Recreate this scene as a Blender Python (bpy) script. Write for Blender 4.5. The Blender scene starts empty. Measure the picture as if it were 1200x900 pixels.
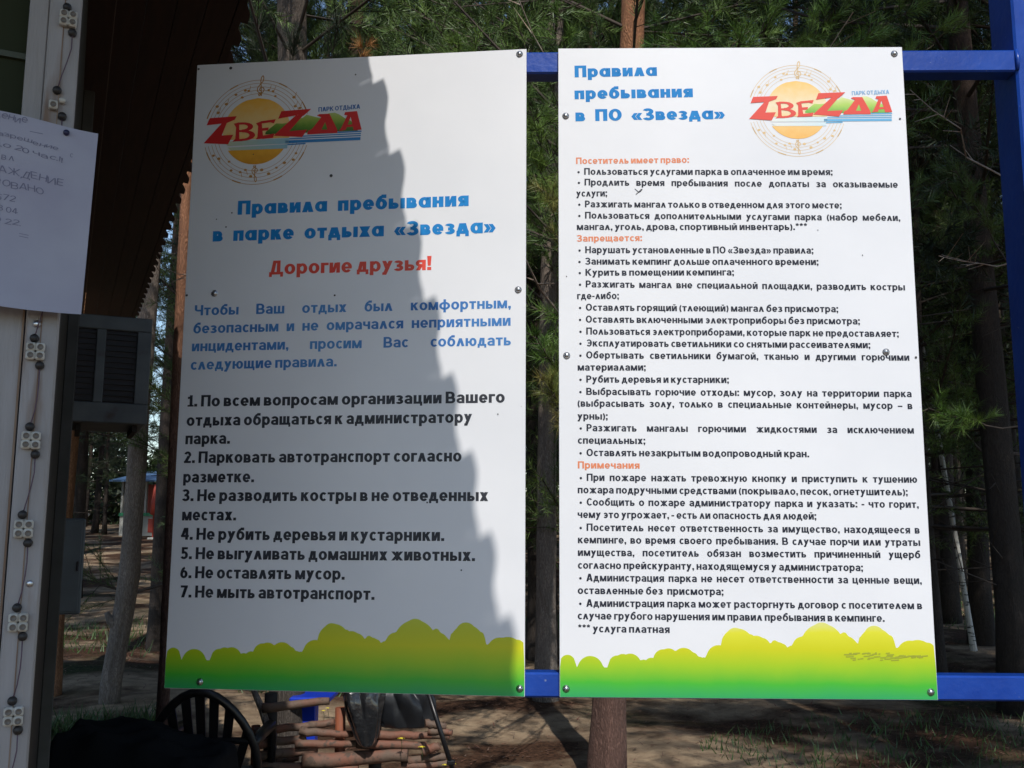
import bpy, math, random
import numpy as np
from mathutils import Vector, Matrix

# ------------------------------------------------------------------ camera, sky, sun, exposure
S = bpy.context.scene
COL = S.collection
EYE = 1.5
PITCH, ROLL, FPX = math.radians(8.187), math.radians(0.266), 1150.0
_fw = Vector((0, math.cos(PITCH), math.sin(PITCH)))
_u0 = Vector((0, -math.sin(PITCH), math.cos(PITCH)))
_r0 = Vector((1, 0, 0))
_rt = math.cos(ROLL) * _r0 + math.sin(ROLL) * _u0
_up = -math.sin(ROLL) * _r0 + math.cos(ROLL) * _u0
cam_d = bpy.data.cameras.new('camera')
cam = bpy.data.objects.new('camera', cam_d)
COL.objects.link(cam)
cam_d.sensor_width = 36
cam_d.lens = 36 * FPX / 1200
cam_d.clip_start = 0.05
cam_d.clip_end = 1000
M = Matrix((( _rt.x, _up.x, -_fw.x, 0), (_rt.y, _up.y, -_fw.y, 0), (_rt.z, _up.z, -_fw.z, EYE), (0, 0, 0, 1)))
cam.matrix_world = M
S.camera = cam

SUN_TO = Vector((0.189, -1.0, 1.12)).normalized()       # towards the sun
W = bpy.data.worlds.new('World')
S.world = W
W.use_nodes = True
wn = W.node_tree
sky = wn.nodes.new('ShaderNodeTexSky')
sky.sky_type = 'NISHITA'
sky.sun_disc = False
sky.sun_elevation = math.asin(SUN_TO.z)
sky.sun_rotation = math.atan2(SUN_TO.x, SUN_TO.y)
sky.air_density = 1.15
sky.dust_density = 0.4
sky.ozone_density = 2.6
wn.links.new(sky.outputs[0], wn.nodes['Background'].inputs[0])
wn.nodes['Background'].inputs[1].default_value = 0.15
sl = bpy.data.lights.new('sun', 'SUN')
sl.energy = 3.3
sl.angle = math.radians(0.5)
sl.color = (1.0, 0.96, 0.9)
so = bpy.data.objects.new('sun', sl)
COL.objects.link(so)
so.rotation_euler = SUN_TO.to_track_quat('Z', 'Y').to_euler()
so.location = (3, -10, 14)
S.view_settings.view_transform = 'Standard'
S.view_settings.look = 'None'
S.view_settings.exposure = 0.14
S.view_settings.gamma = 1.0
S.cycles.max_bounces = 6
S.cycles.use_denoising = True

random.seed(7)
RNG = np.random.default_rng(11)

# ------------------------------------------------------------------ helpers
def tag(o, label=None, cat=None, group=None, kind=None):
    if label: o['label'] = label
    if cat: o['category'] = cat
    if group: o['group'] = group
    if kind: o['kind'] = kind
    return o

def thing(name, label, cat, loc=(0, 0, 0), rot=(0, 0, 0), group=None, matrix=None):
    o = bpy.data.objects.new(name, None)
    o.empty_display_size = 0.1
    COL.objects.link(o)
    if matrix is not None: o.matrix_world = matrix
    else:
        o.location = loc
        o.rotation_euler = rot
    return tag(o, label, cat, group)

class MB:
    """collects geometry, then links it as one mesh object"""
    def __init__(s): s.v = []; s.f = []; s.sm = []
    def add(s, vs, fs, smooth=False):
        b = len(s.v); s.v += [tuple(p) for p in vs]
        for f in fs: s.f.append(tuple(b + i for i in f)); s.sm.append(smooth)
        return s
    def box(s, x0, y0, z0, x1, y1, z1, bev=0.0, mat=None):
        if bev <= 0:
            vs = [(x, y, z) for z in (z0, z1) for y in (y0, y1) for x in (x0, x1)]
            fs = [(0, 2, 3, 1), (4, 5, 7, 6), (0, 1, 5, 4), (2, 6, 7, 3), (0, 4, 6, 2), (1, 3, 7, 5)]
        else:
            b = min(bev, (x1 - x0) * .45, (y1 - y0) * .45, (z1 - z0) * .45)
            vs = []; idx = {}
            for sx in (0, 1):
                for sy in (0, 1):
                    for sz in (0, 1):
                        X, Y, Z = (x0, x1)[sx], (y0, y1)[sy], (z0, z1)[sz]
                        dx, dy, dz = (b, -b)[sx], (b, -b)[sy], (b, -b)[sz]
                        for a, p in enumerate(((X, Y + dy, Z + dz), (X + dx, Y, Z + dz), (X + dx, Y + dy, Z))):
                            idx[(sx, sy, sz, a)] = len(vs); vs.append(p)
            fs = []
            I = idx
            for sx in (0, 1):
                q = [I[(sx, 0, 0, 0)], I[(sx, 1, 0, 0)], I[(sx, 1, 1, 0)], I[(sx, 0, 1, 0)]]; fs.append(tuple(q if sx else q[::-1]))
            for sy in (0, 1):
                q = [I[(0, sy, 0, 1)], I[(1, sy, 0, 1)], I[(1, sy, 1, 1)], I[(0, sy, 1, 1)]]; fs.append(tuple(q[::-1] if sy else q))
            for sz in (0, 1):
                q = [I[(0, 0, sz, 2)], I[(1, 0, sz, 2)], I[(1, 1, sz, 2)], I[(0, 1, sz, 2)]]; fs.append(tuple(q if sz else q[::-1]))
            def quad(a, b_, c, d, n):
                p = [Vector(vs[i]) for i in (a, b_, c, d)]
                nn = (p[1] - p[0]).cross(p[2] - p[0])
                fs.append((a, b_, c, d) if nn.dot(Vector(n)) > 0 else (d, c, b_, a))
            for sy in (0, 1):
                for sz in (0, 1): quad(I[(0, sy, sz, 1)], I[(1, sy, sz, 1)], I[(1, sy, sz, 2)], I[(0, sy, sz, 2)], (0, sy * 2 - 1, sz * 2 - 1))
            for sx in (0, 1):
                for sz in (0, 1): quad(I[(sx, 0, sz, 0)], I[(sx, 1, sz, 0)], I[(sx, 1, sz, 2)], I[(sx, 0, sz, 2)], (sx * 2 - 1, 0, sz * 2 - 1))
            for sx in (0, 1):
                for sy in (0, 1): quad(I[(sx, sy, 0, 0)], I[(sx, sy, 1, 0)], I[(sx, sy, 1, 1)], I[(sx, sy, 0, 1)], (sx * 2 - 1, sy * 2 - 1, 0))
            for k in I:
                if k[3] == 0:
                    t = (I[k[:3] + (0,)], I[k[:3] + (1,)], I[k[:3] + (2,)])
                    p = [Vector(vs[i]) for i in t]
                    n = (p[1] - p[0]).cross(p[2] - p[0])
                    d = Vector((k[0] * 2 - 1, k[1] * 2 - 1, k[2] * 2 - 1))
                    fs.append(t if n.dot(d) > 0 else t[::-1])
        if mat is not None: vs = [tuple(mat @ Vector(p)) for p in vs]
        return s.add(vs, fs)
    def tube(s, pts, rads, n=10, cap=True, wob=0.0, seed=0):
        pts = [Vector(p) for p in pts]
        if not isinstance(rads, (list, tuple)): rads = [rads] * len(pts)
        rnd = random.Random(seed)
        b = len(s.v); ref = None
        for i, p in enumerate(pts):
            t = (pts[min(i + 1, len(pts) - 1)] - pts[max(i - 1, 0)]).normalized()
            if ref is None:
                ref = t.orthogonal().normalized()
            ref = (ref - t * ref.dot(t)).normalized()
            bi = t.cross(ref)
            for k in range(n):
                a = 2 * math.pi * k / n
                r = rads[i] * (1 + wob * (rnd.random() * 2 - 1))
                s.v.append(tuple(p + (ref * math.cos(a) + bi * math.sin(a)) * r))
        for i in range(len(pts) - 1):
            for k in range(n):
                k2 = (k + 1) % n
                s.f.append((b + i * n + k, b + i * n + k2, b + (i + 1) * n + k2, b + (i + 1) * n + k)); s.sm.append(True)
        if cap:
            s.f.append(tuple(b + k for k in range(n))[::-1]); s.sm.append(False)
            e = b + (len(pts) - 1) * n
            s.f.append(tuple(e + k for k in range(n))); s.sm.append(False)
        return s
    def lathe(s, prof, n=16, mat=None):
        """prof: list of (r, z)"""
        b = len(s.v)
        for r, z in prof:
            for k in range(n):
                a = 2 * math.pi * k / n
                p = Vector((r * math.cos(a), r * math.sin(a), z))
                if mat is not None: p = mat @ p
                s.v.append(tuple(p))
        for i in range(len(prof) - 1):
            for k in range(n):
                k2 = (k + 1) % n
                s.f.append((b + i * n + k, b + i * n + k2, b + (i + 1) * n + k2, b + (i + 1) * n + k)); s.sm.append(True)
        e = b + (len(prof) - 1) * n
        s.f.append(tuple(e + k for k in range(n))); s.sm.append(False)
        return s
    def build(s, name, mat, parent=None, **tags):
        me = bpy.data.meshes.new(name)
        me.from_pydata(s.v, [], s.f)
        me.polygons.foreach_set('use_smooth', s.sm)
        me.materials.append(mat)
        o = bpy.data.objects.new(name, me)
        COL.objects.link(o)
        if parent is not None: o.parent = parent
        return tag(o, **tags)

def np_mesh(name, verts, faces_flat, nper, mat, parent=None, smooth=False):
    me = bpy.data.meshes.new(name)
    nf = len(faces_flat) // nper
    me.vertices.add(len(verts)); me.vertices.foreach_set('co', np.asarray(verts, dtype=np.float32).ravel())
    me.loops.add(len(faces_flat)); me.loops.foreach_set('vertex_index', np.asarray(faces_flat, dtype=np.int32))
    me.polygons.add(nf)
    me.polygons.foreach_set('loop_start', np.arange(nf, dtype=np.int32) * nper)
    me.polygons.foreach_set('loop_total', np.full(nf, nper, dtype=np.int32))
    me.update(calc_edges=True)
    if smooth: me.polygons.foreach_set('use_smooth', np.ones(nf, dtype=bool))
    me.materials.append(mat)
    if name is None: return me
    o = bpy.data.objects.new(name, me)
    COL.objects.link(o)
    if parent is not None: o.parent = parent
    return o

def copy_thing(root, **kw):
    r = root.copy(); COL.objects.link(r)
    for ch in root.children:
        c = ch.copy(); COL.objects.link(c); c.parent = r
        c.matrix_parent_inverse = ch.matrix_parent_inverse.copy()
        for g in ch.children:
            d = g.copy(); COL.objects.link(d); d.parent = c
    return tag(r, **kw)

# ------------------------------------------------------------------ materials
def mat(name, col, rough=0.6, metal=0.0, col2=None, scale=20.0, stretch=(1, 1, 1), bump=0.0, bscale=None,
        detail=6.0, lo=0.35, hi=0.65, spec=0.5, dirt=None, dirt_scale=3.0, dirt_lo=0.55, dirt_hi=0.75, coat=0.0):
    m = bpy.data.materials.new(name); m.use_nodes = True
    nt = m.node_tree; p = nt.nodes['Principled BSDF']
    p.inputs['Base Color'].default_value = (*col, 1)
    p.inputs['Roughness'].default_value = rough
    p.inputs['Metallic'].default_value = metal
    p.inputs['Specular IOR Level'].default_value = spec
    p.inputs['Coat Weight'].default_value = coat
    tc = nt.nodes.new('ShaderNodeTexCoord'); mp = nt.nodes.new('ShaderNodeMapping')
    mp.inputs['Scale'].default_value = stretch
    nt.links.new(tc.outputs['Object'], mp.inputs[0])
    def noise(sc, det=detail):
        n = nt.nodes.new('ShaderNodeTexNoise'); n.inputs['Scale'].default_value = sc; n.inputs['Detail'].default_value = det
        nt.links.new(mp.outputs[0], n.inputs['Vector']); return n
    def ramp(src, a, b, ca, cb):
        r = nt.nodes.new('ShaderNodeValToRGB')
        r.color_ramp.elements[0].position = a; r.color_ramp.elements[1].position = b
        r.color_ramp.elements[0].color = ca; r.color_ramp.elements[1].color = cb
        nt.links.new(src, r.inputs[0]); return r
    last = None
    if col2 is not None:
        n = noise(scale); r = ramp(n.outputs['Fac'], lo, hi, (*col, 1), (*col2, 1)); last = r.outputs[0]
    if dirt is not None:
        n2 = noise(dirt_scale); r2 = ramp(n2.outputs['Fac'], dirt_lo, dirt_hi, (0, 0, 0, 1), (1, 1, 1, 1))
        mx = nt.nodes.new('ShaderNodeMix'); mx.data_type = 'RGBA'
        nt.links.new(r2.outputs[0], mx.inputs['Factor'])
        if last is not None: nt.links.new(last, mx.inputs['A'])
        else: mx.inputs['A'].default_value = (*col, 1)
        mx.inputs['B'].default_value = (*dirt, 1); last = mx.outputs['Result']
    if last is not None: nt.links.new(last, p.inputs['Base Color'])
    if bump > 0:
        nb = noise(bscale or scale); bp = nt.nodes.new('ShaderNodeBump')
        bp.inputs['Strength'].default_value = 1.0; bp.inputs['Distance'].default_value = bump
        nt.links.new(nb.outputs['Fac'], bp.inputs['Height']); nt.links.new(bp.outputs[0], p.inputs['Normal'])
    return m

# ------------------------------------------------------------------ stroke lettering (flat print)
class Pen:
    def __init__(s): s.p = []
    def rect(s, x0, y0, x1, y1): s.p.append([(x0, y0), (x1, y0), (x1, y1), (x0, y1)])
    def bar(s, xb, yb, xt, yt, w): s.p.append([(xb - w / 2, yb), (xb + w / 2, yb), (xt + w / 2, yt), (xt - w / 2, yt)])
    def ell(s, cx, cy, rx, ry, a0, a1, tx, ty):
        n = max(3, int(abs(a1 - a0) / 18))
        for i in range(n):
            A = math.radians(a0 + (a1 - a0) * i / n); B = math.radians(a0 + (a1 - a0) * (i + 1) / n)
            s.p.append([(cx + rx * math.cos(A), cy + ry * math.sin(A)), (cx + rx * math.cos(B), cy + ry * math.sin(B)),
                        (cx + (rx - tx) * math.cos(B), cy + (ry - ty) * math.sin(B)), (cx + (rx - tx) * math.cos(A), cy + (ry - ty) * math.sin(A))])
    def dbowl(s, x0, y0, x1, y1, t, h, flip=False):
        r = (y1 - y0) / 2; rx = min(r * 1.05, (x1 - x0) * 0.7)
        n0 = len(s.p)
        s.rect(x0, y0, x1 - rx, y0 + h); s.rect(x0, y1 - h, x1 - rx, y1)
        s.ell(x1 - rx, y0 + r, rx, r, -90, 90, t, h)
        if flip:
            for k in range(n0, len(s.p)): s.p[k] = [(x0 + x1 - x, y) for x, y in s.p[k]]

def glyph(ch, t=0.2, fat=False):
    """returns (width, polygons) with cap height 1; lower case is 0.74 high"""
    X = 0.74; h = t * 0.82; P = Pen(); low = ch.islower()
    c = ch.lower(); Y = X if low else 1.0
    k = 1.0 if low else 1.22
    w = 0.60 * k
    if c == 'о':
        w = 0.66 * k; P.ell(w / 2, Y / 2, w / 2, Y / 2 + .01, 0, 360, t, h)
    elif c == 'с':
        w = 0.61 * k; P.ell(w / 2 + .01, Y / 2, w / 2, Y / 2 + .01, 42, 318, t, h); w *= .90
    elif c == 'э':
        w = 0.61 * k; P.ell(w / 2 - .01, Y / 2, w / 2, Y / 2 + .01, -138, 138, t, h); P.rect(w * .3, Y / 2 - h / 2, w - t * .6, Y / 2 + h / 2)
    elif c == 'е' and low:
        w = 0.64; P.ell(w / 2, Y / 2, w / 2, Y / 2 + .01, 0, 322, t, h); P.rect(t * .6, Y / 2 - h * .55, w - .01, Y / 2 + h * .3)
    elif c in 'её':
        w = 0.62; P.rect(0, 0, t, 1); P.rect(t * .8, 0, w, h); P.rect(t * .8, 1 - h, w, 1); P.rect(t * .8, .5 - h / 2, w * .92, .5 + h / 2)
    elif c == 'а' and low and fat:
        w = 0.70; P.ell(w / 2 - .02, Y / 2, w / 2 - .02, Y / 2 + .01, 0, 360, t, h); P.rect(w - t, 0, w, Y)
    elif c == 'а' and low:
        w = 0.60; P.rect(w - t, 0, w, Y * .66); P.ell(w / 2, Y * .66, w / 2, Y * .34 + .01, 0, 162, t, h)
        P.ell(w * .46, Y * .30, w * .46, Y * .31, 90, 320, t * .95, h * .95); P.rect(w * .46, Y * .61 - h * .9, w - t * .5, Y * .61)
    elif c == 'а':
        w = 0.78; q = t * 1.12; P.bar(q / 2, 0, w / 2 - q * .12, 1, q); P.bar(w - q / 2, 0, w / 2 + q * .12, 1, q); P.rect(w * .22, .2, w * .78, .2 + h)
    elif c == 'б':
        w = 0.66; P.ell(w / 2, X / 2, w / 2, X / 2 + .01, 0, 360, t, h)
        P.ell(w * .62, X * .45, w * .62, 1.0 - X * .45, 98, 180, t, h); P.rect(w * .5, 1 - h, w * .92, 1.04)
    elif c == 'в':
        w = 0.60 * k; P.rect(0, 0, t, Y); P.dbowl(t * .8, 0, w, Y * .56, t, h); P.dbowl(t * .8, Y * .56 - h, w * .93, Y, t, h)
    elif c == 'г':
        w = 0.47 * k; P.rect(0, 0, t, Y); P.rect(t * .8, Y - h, w, Y); w -= .03
    elif c == 'д':
        w = 0.70 * k; P.rect(0, 0, w, h); P.rect(0, -.17, t * .78, h * .9); P.rect(w - t * .78, -.17, w, h * .9)
        if fat: P.bar(w * .24, h * .8, w * .44, Y, t * 1.1); P.bar(w * .76, h * .8, w * .56, Y, t * 1.1)
        else: P.bar(w * .24, h * .8, w * .40, Y, t); P.rect(w * .80 - t, h * .8, w * .80, Y); P.rect(w * .34, Y - h, w * .8 - t * .2, Y)
    elif c == 'ж':
        w = 0.92 * k; P.rect(w / 2 - t / 2, 0, w / 2 + t / 2, Y); q = t * 1.1
        P.bar(q / 2, 0, w / 2 - .02, Y * .55, q); P.bar(w - q / 2, 0, w / 2 + .02, Y * .55, q)
        P.bar(w / 2 - .02, Y * .45, q / 2, Y, q); P.bar(w / 2 + .02, Y * .45, w - q / 2, Y, q)
    elif c == 'з' or c == '3':
        Y = Y if c == 'з' else 1.0
        w = 0.56 * (k if c == 'з' else 1.08)
        P.ell(w * .45, Y * .735, w * .5, Y * .275, -85, 155, t, h); P.ell(w * .47, Y * .285, w * .53, Y * .295, -155, 85, t, h); P.rect(w * .3, Y * .5 - h * .5, w * .6, Y * .5 + h * .5)
    elif c in 'ий':
        w = 0.64 * k; P.rect(0, 0, t, Y); P.rect(w - t, 0, w, Y); P.bar(t * (.8 if fat else 1.0), 0.02, w - t * (.8 if fat else 1.0), Y - .02, t * (.62 if fat else .9))
        if c == 'й': P.ell(w / 2, Y + .24, .17, .15, 180, 360, h * .8, h * .8)
    elif c == 'к':
        w = 0.63 * k; P.rect(0, 0, t, Y); q = t * 1.15; P.bar(t * .9, Y * .45, w - q / 2 - .01, Y, q); P.bar(w - q / 2, 0, t * 1.35, Y * .58, q)
    elif c == 'л':
        w = 0.66 * k; q = t * 1.1; P.bar(q / 2, 0, w / 2, Y, q); P.bar(w - q / 2, 0, w / 2, Y, q)
    elif c == 'м':
        w = 0.80 * k; P.rect(0, 0, t * .95, Y); P.rect(w - t * .95, 0, w, Y); q = t * 1.0
        P.bar(w / 2, 0, q * .6, Y, q); P.bar(w / 2, 0, w - q * .6, Y, q)
    elif c == 'н':
        w = 0.62 * k; P.rect(0, 0, t, Y); P.rect(w - t, 0, w, Y); P.rect(t * .8, Y / 2 - h / 2, w - t * .8, Y / 2 + h / 2)
    elif c == 'п':
        w = 0.61 * k; P.rect(0, 0, t, Y); P.rect(w - t, 0, w, Y); P.rect(t * .8, Y - h, w - t * .8, Y)
    elif c == 'р' and low:
        w = 0.65; P.rect(0, -.25, t, Y); P.ell(w / 2 + .02, Y / 2, w / 2 - .02, Y / 2 + .01, -150, 150, t, h)
    elif c == 'р':
        w = 0.66; P.rect(0, 0, t, 1); P.dbowl(t * .8, .36, w, 1, t, h)
    elif c == 'т':
        w = 0.56 * k; P.rect(w / 2 - t / 2, 0, w / 2 + t / 2, Y - h * .5); P.rect(0, Y - h, w, Y)
    elif c == 'у':
        w = 0.63 * k; q = t * 1.1; d = -.25 if low else 0
        P.bar(w * .22 if low else w * .2, d, w - q / 2, Y, q); P.bar(w * .5, Y * .22, q / 2, Y, q); P.rect(.02, d, w * .3, d + h)
    elif c == 'ф':
        w = 0.90 * k; P.ell(w / 2, Y / 2, w / 2, Y / 2, 0, 360, t, h); P.rect(w / 2 - t / 2, -.25, w / 2 + t / 2, Y + .24)
    elif c == 'х':
        w = 0.63 * k; q = t * 1.2; P.bar(q / 2, 0, w - q / 2, Y, q); P.bar(w - q / 2, 0, q / 2, Y, q)
    elif c == 'ц':
        w = 0.66 * k; P.rect(0, 0, t, Y); P.rect(w - t * 1.3, 0, w - t * .3, Y); P.rect(t * .8, 0, w, h); P.rect(w - t * .75, -.17, w, h * .8)
    elif c == 'ч':
        w = 0.60 * k; P.rect(w - t, 0, w, Y); P.rect(0, Y * .58, t, Y); P.ell(t + .1, Y * .6, t + .1, Y * .22, 180, 270, t, h); P.rect(t + .05, Y * .38, w - t * .7, Y * .38 + h)
    elif c in 'шщ':
        w = 0.90 * k; e = 0 if c == 'ш' else t * .35
        for xx in (0, (w - e - t) / 2, w - e - t): P.rect(xx, 0, xx + t, Y)
        P.rect(t * .8, 0, w - e - t * .8, h)
        if c == 'щ': P.rect(w - e - t * .3, 0, w, h); P.rect(w - t * .7, -.17, w, h * .8)
    elif c in 'ьъы':
        w0 = 0.57 * k; o = 0
        if c == 'ъ': o = .16; P.rect(0, Y - h, o + t * .4, Y)
        P.rect(o, 0, o + t, Y); P.dbowl(o + t * .8, 0, w0 + o, Y * .6, t, h); w = w0 + o
        if c == 'ы': w = w0 + t * 1.35; P.rect(w - t, 0, w, Y)
    elif c == 'ю':
        w = 0.90 * k; P.rect(0, 0, t, Y); P.rect(t * .8, Y / 2 - h / 2, w * .42, Y / 2 + h / 2); P.ell(w - .3 * k, Y / 2, .3 * k, Y / 2 + .01, 0, 360, t, h)
    elif c == 'я':
        w = 0.60 * k; P.rect(w - t, 0, w, Y); P.dbowl(0, Y * .36, w - t * .8, Y, t, h, flip=True); P.bar(t * .6, 0, w * .5, Y * .45, t * 1.15)
    elif c == '1':
        w = 0.44; P.rect(w / 2 - t * .3, 0, w / 2 + t * .7, 1); P.rect(.0, .68, w / 2, .68 + h); P.rect(0, 0, w + .04, h * .8)
    elif c == '2':
        w = 0.58; P.ell(w / 2, .70, w / 2, .30, -20, 165, t, h); P.bar(t * .7, h * .6, w - t * .75, .63, t * 1.2); P.rect(0, 0, w, h)
    elif c == '4':
        w = 0.64; P.rect(w * .55, 0, w * .55 + t, 1); P.rect(0, .22, w, .22 + h); P.bar(t * .55, .3, w * .55, 1, t * 1.1)
    elif c == '5':
        w = 0.58; P.ell(w * .45, .33, w * .55, .34, -150, 120, t, h); P.rect(t * .3, .45, t * 1.2, 1); P.rect(t * .5, 1 - h, w * .95, 1)
    elif c in '69':
        w = 0.60; P.ell(w / 2, .33, w / 2, .34, 0, 360, t, h); P.ell(w * .8, .36, w * .8, .64, 110, 180, t, h)
        if c == '9': P.p = [[(w - x, 1 - y) for x, y in q] for q in P.p]
    elif c == '7':
        w = 0.58; P.rect(0, 1 - h, w, 1); P.bar(w * .33, 0, w - t * .6, 1 - h * .6, t * 1.15)
    elif c == '8':
        w = 0.58; P.ell(w / 2, .27, w / 2, .28, 0, 360, t, h); P.ell(w / 2, .74, w * .44, .27, 0, 360, t, h)
    elif c == '0':
        w = 0.60; P.ell(w / 2, .5, w / 2, .51, 0, 360, t, h)
    elif c == '+':
        w = 0.5; P.rect(0, .3, w, .3 + h); P.rect(w / 2 - t / 2, .1, w / 2 + t / 2, .6)
    elif c == '.':
        w = t * 1.05; P.rect(0, 0, w, t * 1.05)
    elif c in ',;':
        w = t * 1.05; P.rect(0, 0, w, t * 1.05); P.bar(w * .45, -.15, w * .7, .02, t * .55)
        if c == ';': P.rect(0, X - t * 1.05, w, X)
    elif c == ':':
        w = t * 1.05; P.rect(0, 0, w, t * 1.05); P.rect(0, X - t * 1.05, w, X)
    elif c == '!':
        w = t * 1.1; P.rect(0, 0, w, t); P.p.append([(.03, t * 1.4), (w - .03, t * 1.4), (w + .01, 1), (-.01, 1)])
    elif c == '(':
        w = .3; P.ell(.42, .38, .42, .66, 125, 235, t * .9, h)
    elif c == ')':
        w = .3; P.ell(-.12, .38, .42, .66, -55, 55, t * .9, h)
    elif c in '«»':
        q = t * .9
        for o in (0, .27):
            P.bar(o + .08, .32, o + .25, .62, q); P.bar(o + .25, .04, o + .08, .34, q)
        w = .6
        if c == '»': P.p = [[(w - x, y) for x, y in z] for z in P.p]
    elif c in '-–':
        w = .34 if c == '-' else .56; P.rect(0, .3, w, .3 + h)
    elif c == '•':
        w = .34; P.ell(.17, .38, .17, .17, 0, 360, .169, .169)
    elif c == '*':
        w = .42
        for a in (90, 162, 234, 306, 18):
            A = math.radians(a); dx, dy = math.cos(A), math.sin(A); q = t * .38
            P.p.append([(.21 - dy * q * .5, .8 + dx * q * .5), (.21 + dy * q * .5, .8 - dx * q * .5),
                        (.21 + dx * .2 + dy * q, .8 + dy * .2 - dx * q), (.21 + dx * .2 - dy * q, .8 + dy * .2 + dx * q)])
    else:
        w = 0.3
    return w, P.p

SB = 0.085
def words_width(wd, t, fat):
    return sum(glyph(c, t, fat)[0] + SB for c in wd) - SB

class Print:
    """flat print on a board: polygons at board coordinates, a hair above the surface, layers 30 microns apart"""
    def __init__(s, z0=0.0004): s.v = []; s.f = []; s.z0 = z0; s.n = 0
    def poly(s, pts, layer=None):
        if layer is None: layer = s.n % 7; s.n += 1
        b = len(s.v)
        a = sum(pts[i][0] * pts[(i + 1) % len(pts)][1] - pts[(i + 1) % len(pts)][0] * pts[i][1] for i in range(len(pts)))
        if a < 0: pts = pts[::-1]
        s.v += [(x, y, s.z0 + layer * 0.00002) for x, y in pts]
        s.f.append(tuple(range(b, b + len(pts))))
    def text(s, txt, x0, y0, x1, y1, cap, t=0.2, fat=False, just=None, jit=0.0):
        """fits txt between (x0,y0) and (x1,y1) along the baseline; just = glyph width scale for justified lines"""
        words = [w for w in txt.split(' ')]
        L = math.hypot(x1 - x0, y1 - y0); ang = math.atan2(y1 - y0, x1 - x0)
        ww = [words_width(w, t, fat) if w else 0 for w in words]
        if just is None or len(words) == 1:
            gap = 0.30 if not fat else .62
            sx = L / cap / (sum(ww) + gap * (len(words) - 1))
        else:
            sx = just
            gap = (L / cap / sx - sum(ww)) / (len(words) - 1)
        x = 0.0
        ca, sa = math.cos(ang), math.sin(ang)
        rnd = random.Random(len(txt))
        for w, wl in zip(words, ww):
            for ch in w:
                gw, ps = glyph(ch, t, fat)
                dy = (rnd.random() - .5) * jit; sk = (rnd.random() - .5) * jit
                for j, q in enumerate(ps):
                    out = []
                    for px, py in q:
                        X = (x + px + py * sk) * sx * cap; Y = (py + dy) * cap
                        out.append((x0 + X * ca - Y * sa, y0 + X * sa + Y * ca))
                    s.poly(out, layer=j % 6)
                x += gw + SB
            x += gap - SB
        return sx
    def build(s, name, m, parent):
        me = bpy.data.meshes.new(name); me.from_pydata(s.v, [], s.f); me.materials.append(m)
        o = bpy.data.objects.new(name, me); COL.objects.link(o); o.parent = parent
        o['kind'] = 'stuff'
        return o

# lettering of the two boards: kind, text, baseline start u,v, baseline end u,v in metres
TEXT1 = [
 ('h', 'Правила пребывания', 0.1222, 1.1098, 0.6873, 1.1139),
 ('h', 'в парке отдыха «Звезда»', 0.0626, 1.0446, 0.7504, 1.0467),
 ('r', 'Дорогие друзья!', 0.2074, 0.9592, 0.6003, 0.9611),
 ('tj', 'Чтобы Ваш отдых был комфортным,', 0.0267, 0.8631, 0.7884, 0.8659),
 ('tj', 'безопасным и не омрачался неприятными', 0.0258, 0.8193, 0.7881, 0.8247),
 ('tj', 'инцидентами, просим Вас соблюдать', 0.0244, 0.7761, 0.7889, 0.7789),
 ('t', 'следующие правила.', 0.0236, 0.7315, 0.3797, 0.7352),
 ('k', '1. По всем вопросам организации Вашего', 0.0210, 0.6435, 0.7755, 0.6463),
 ('k', 'отдыха обращаться к администратору', 0.0209, 0.5979, 0.7007, 0.6010),
 ('k', 'парка.', 0.0203, 0.5546, 0.1290, 0.5555),
 ('k', '2. Парковать автотранспорт согласно', 0.0193, 0.5105, 0.6774, 0.5126),
 ('k', 'разметке.', 0.0199, 0.4648, 0.1914, 0.4658),
 ('k', '3. Не разводить костры в не отведенных', 0.0195, 0.4221, 0.7391, 0.4234),
 ('k', 'местах.', 0.0218, 0.3773, 0.1522, 0.3780),
 ('k', '4. Не рубить деревья и кустарники.', 0.0215, 0.3332, 0.6401, 0.3340),
 ('k', '5. Не выгуливать домашних животных.', 0.0235, 0.2890, 0.7106, 0.2903),
 ('k', '6. Не оставлять мусор.', 0.0246, 0.2459, 0.4132, 0.2462),
 ('k', '7. Не мыть автотранспорт.', 0.0274, 0.2023, 0.4832, 0.2025),
]
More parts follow.
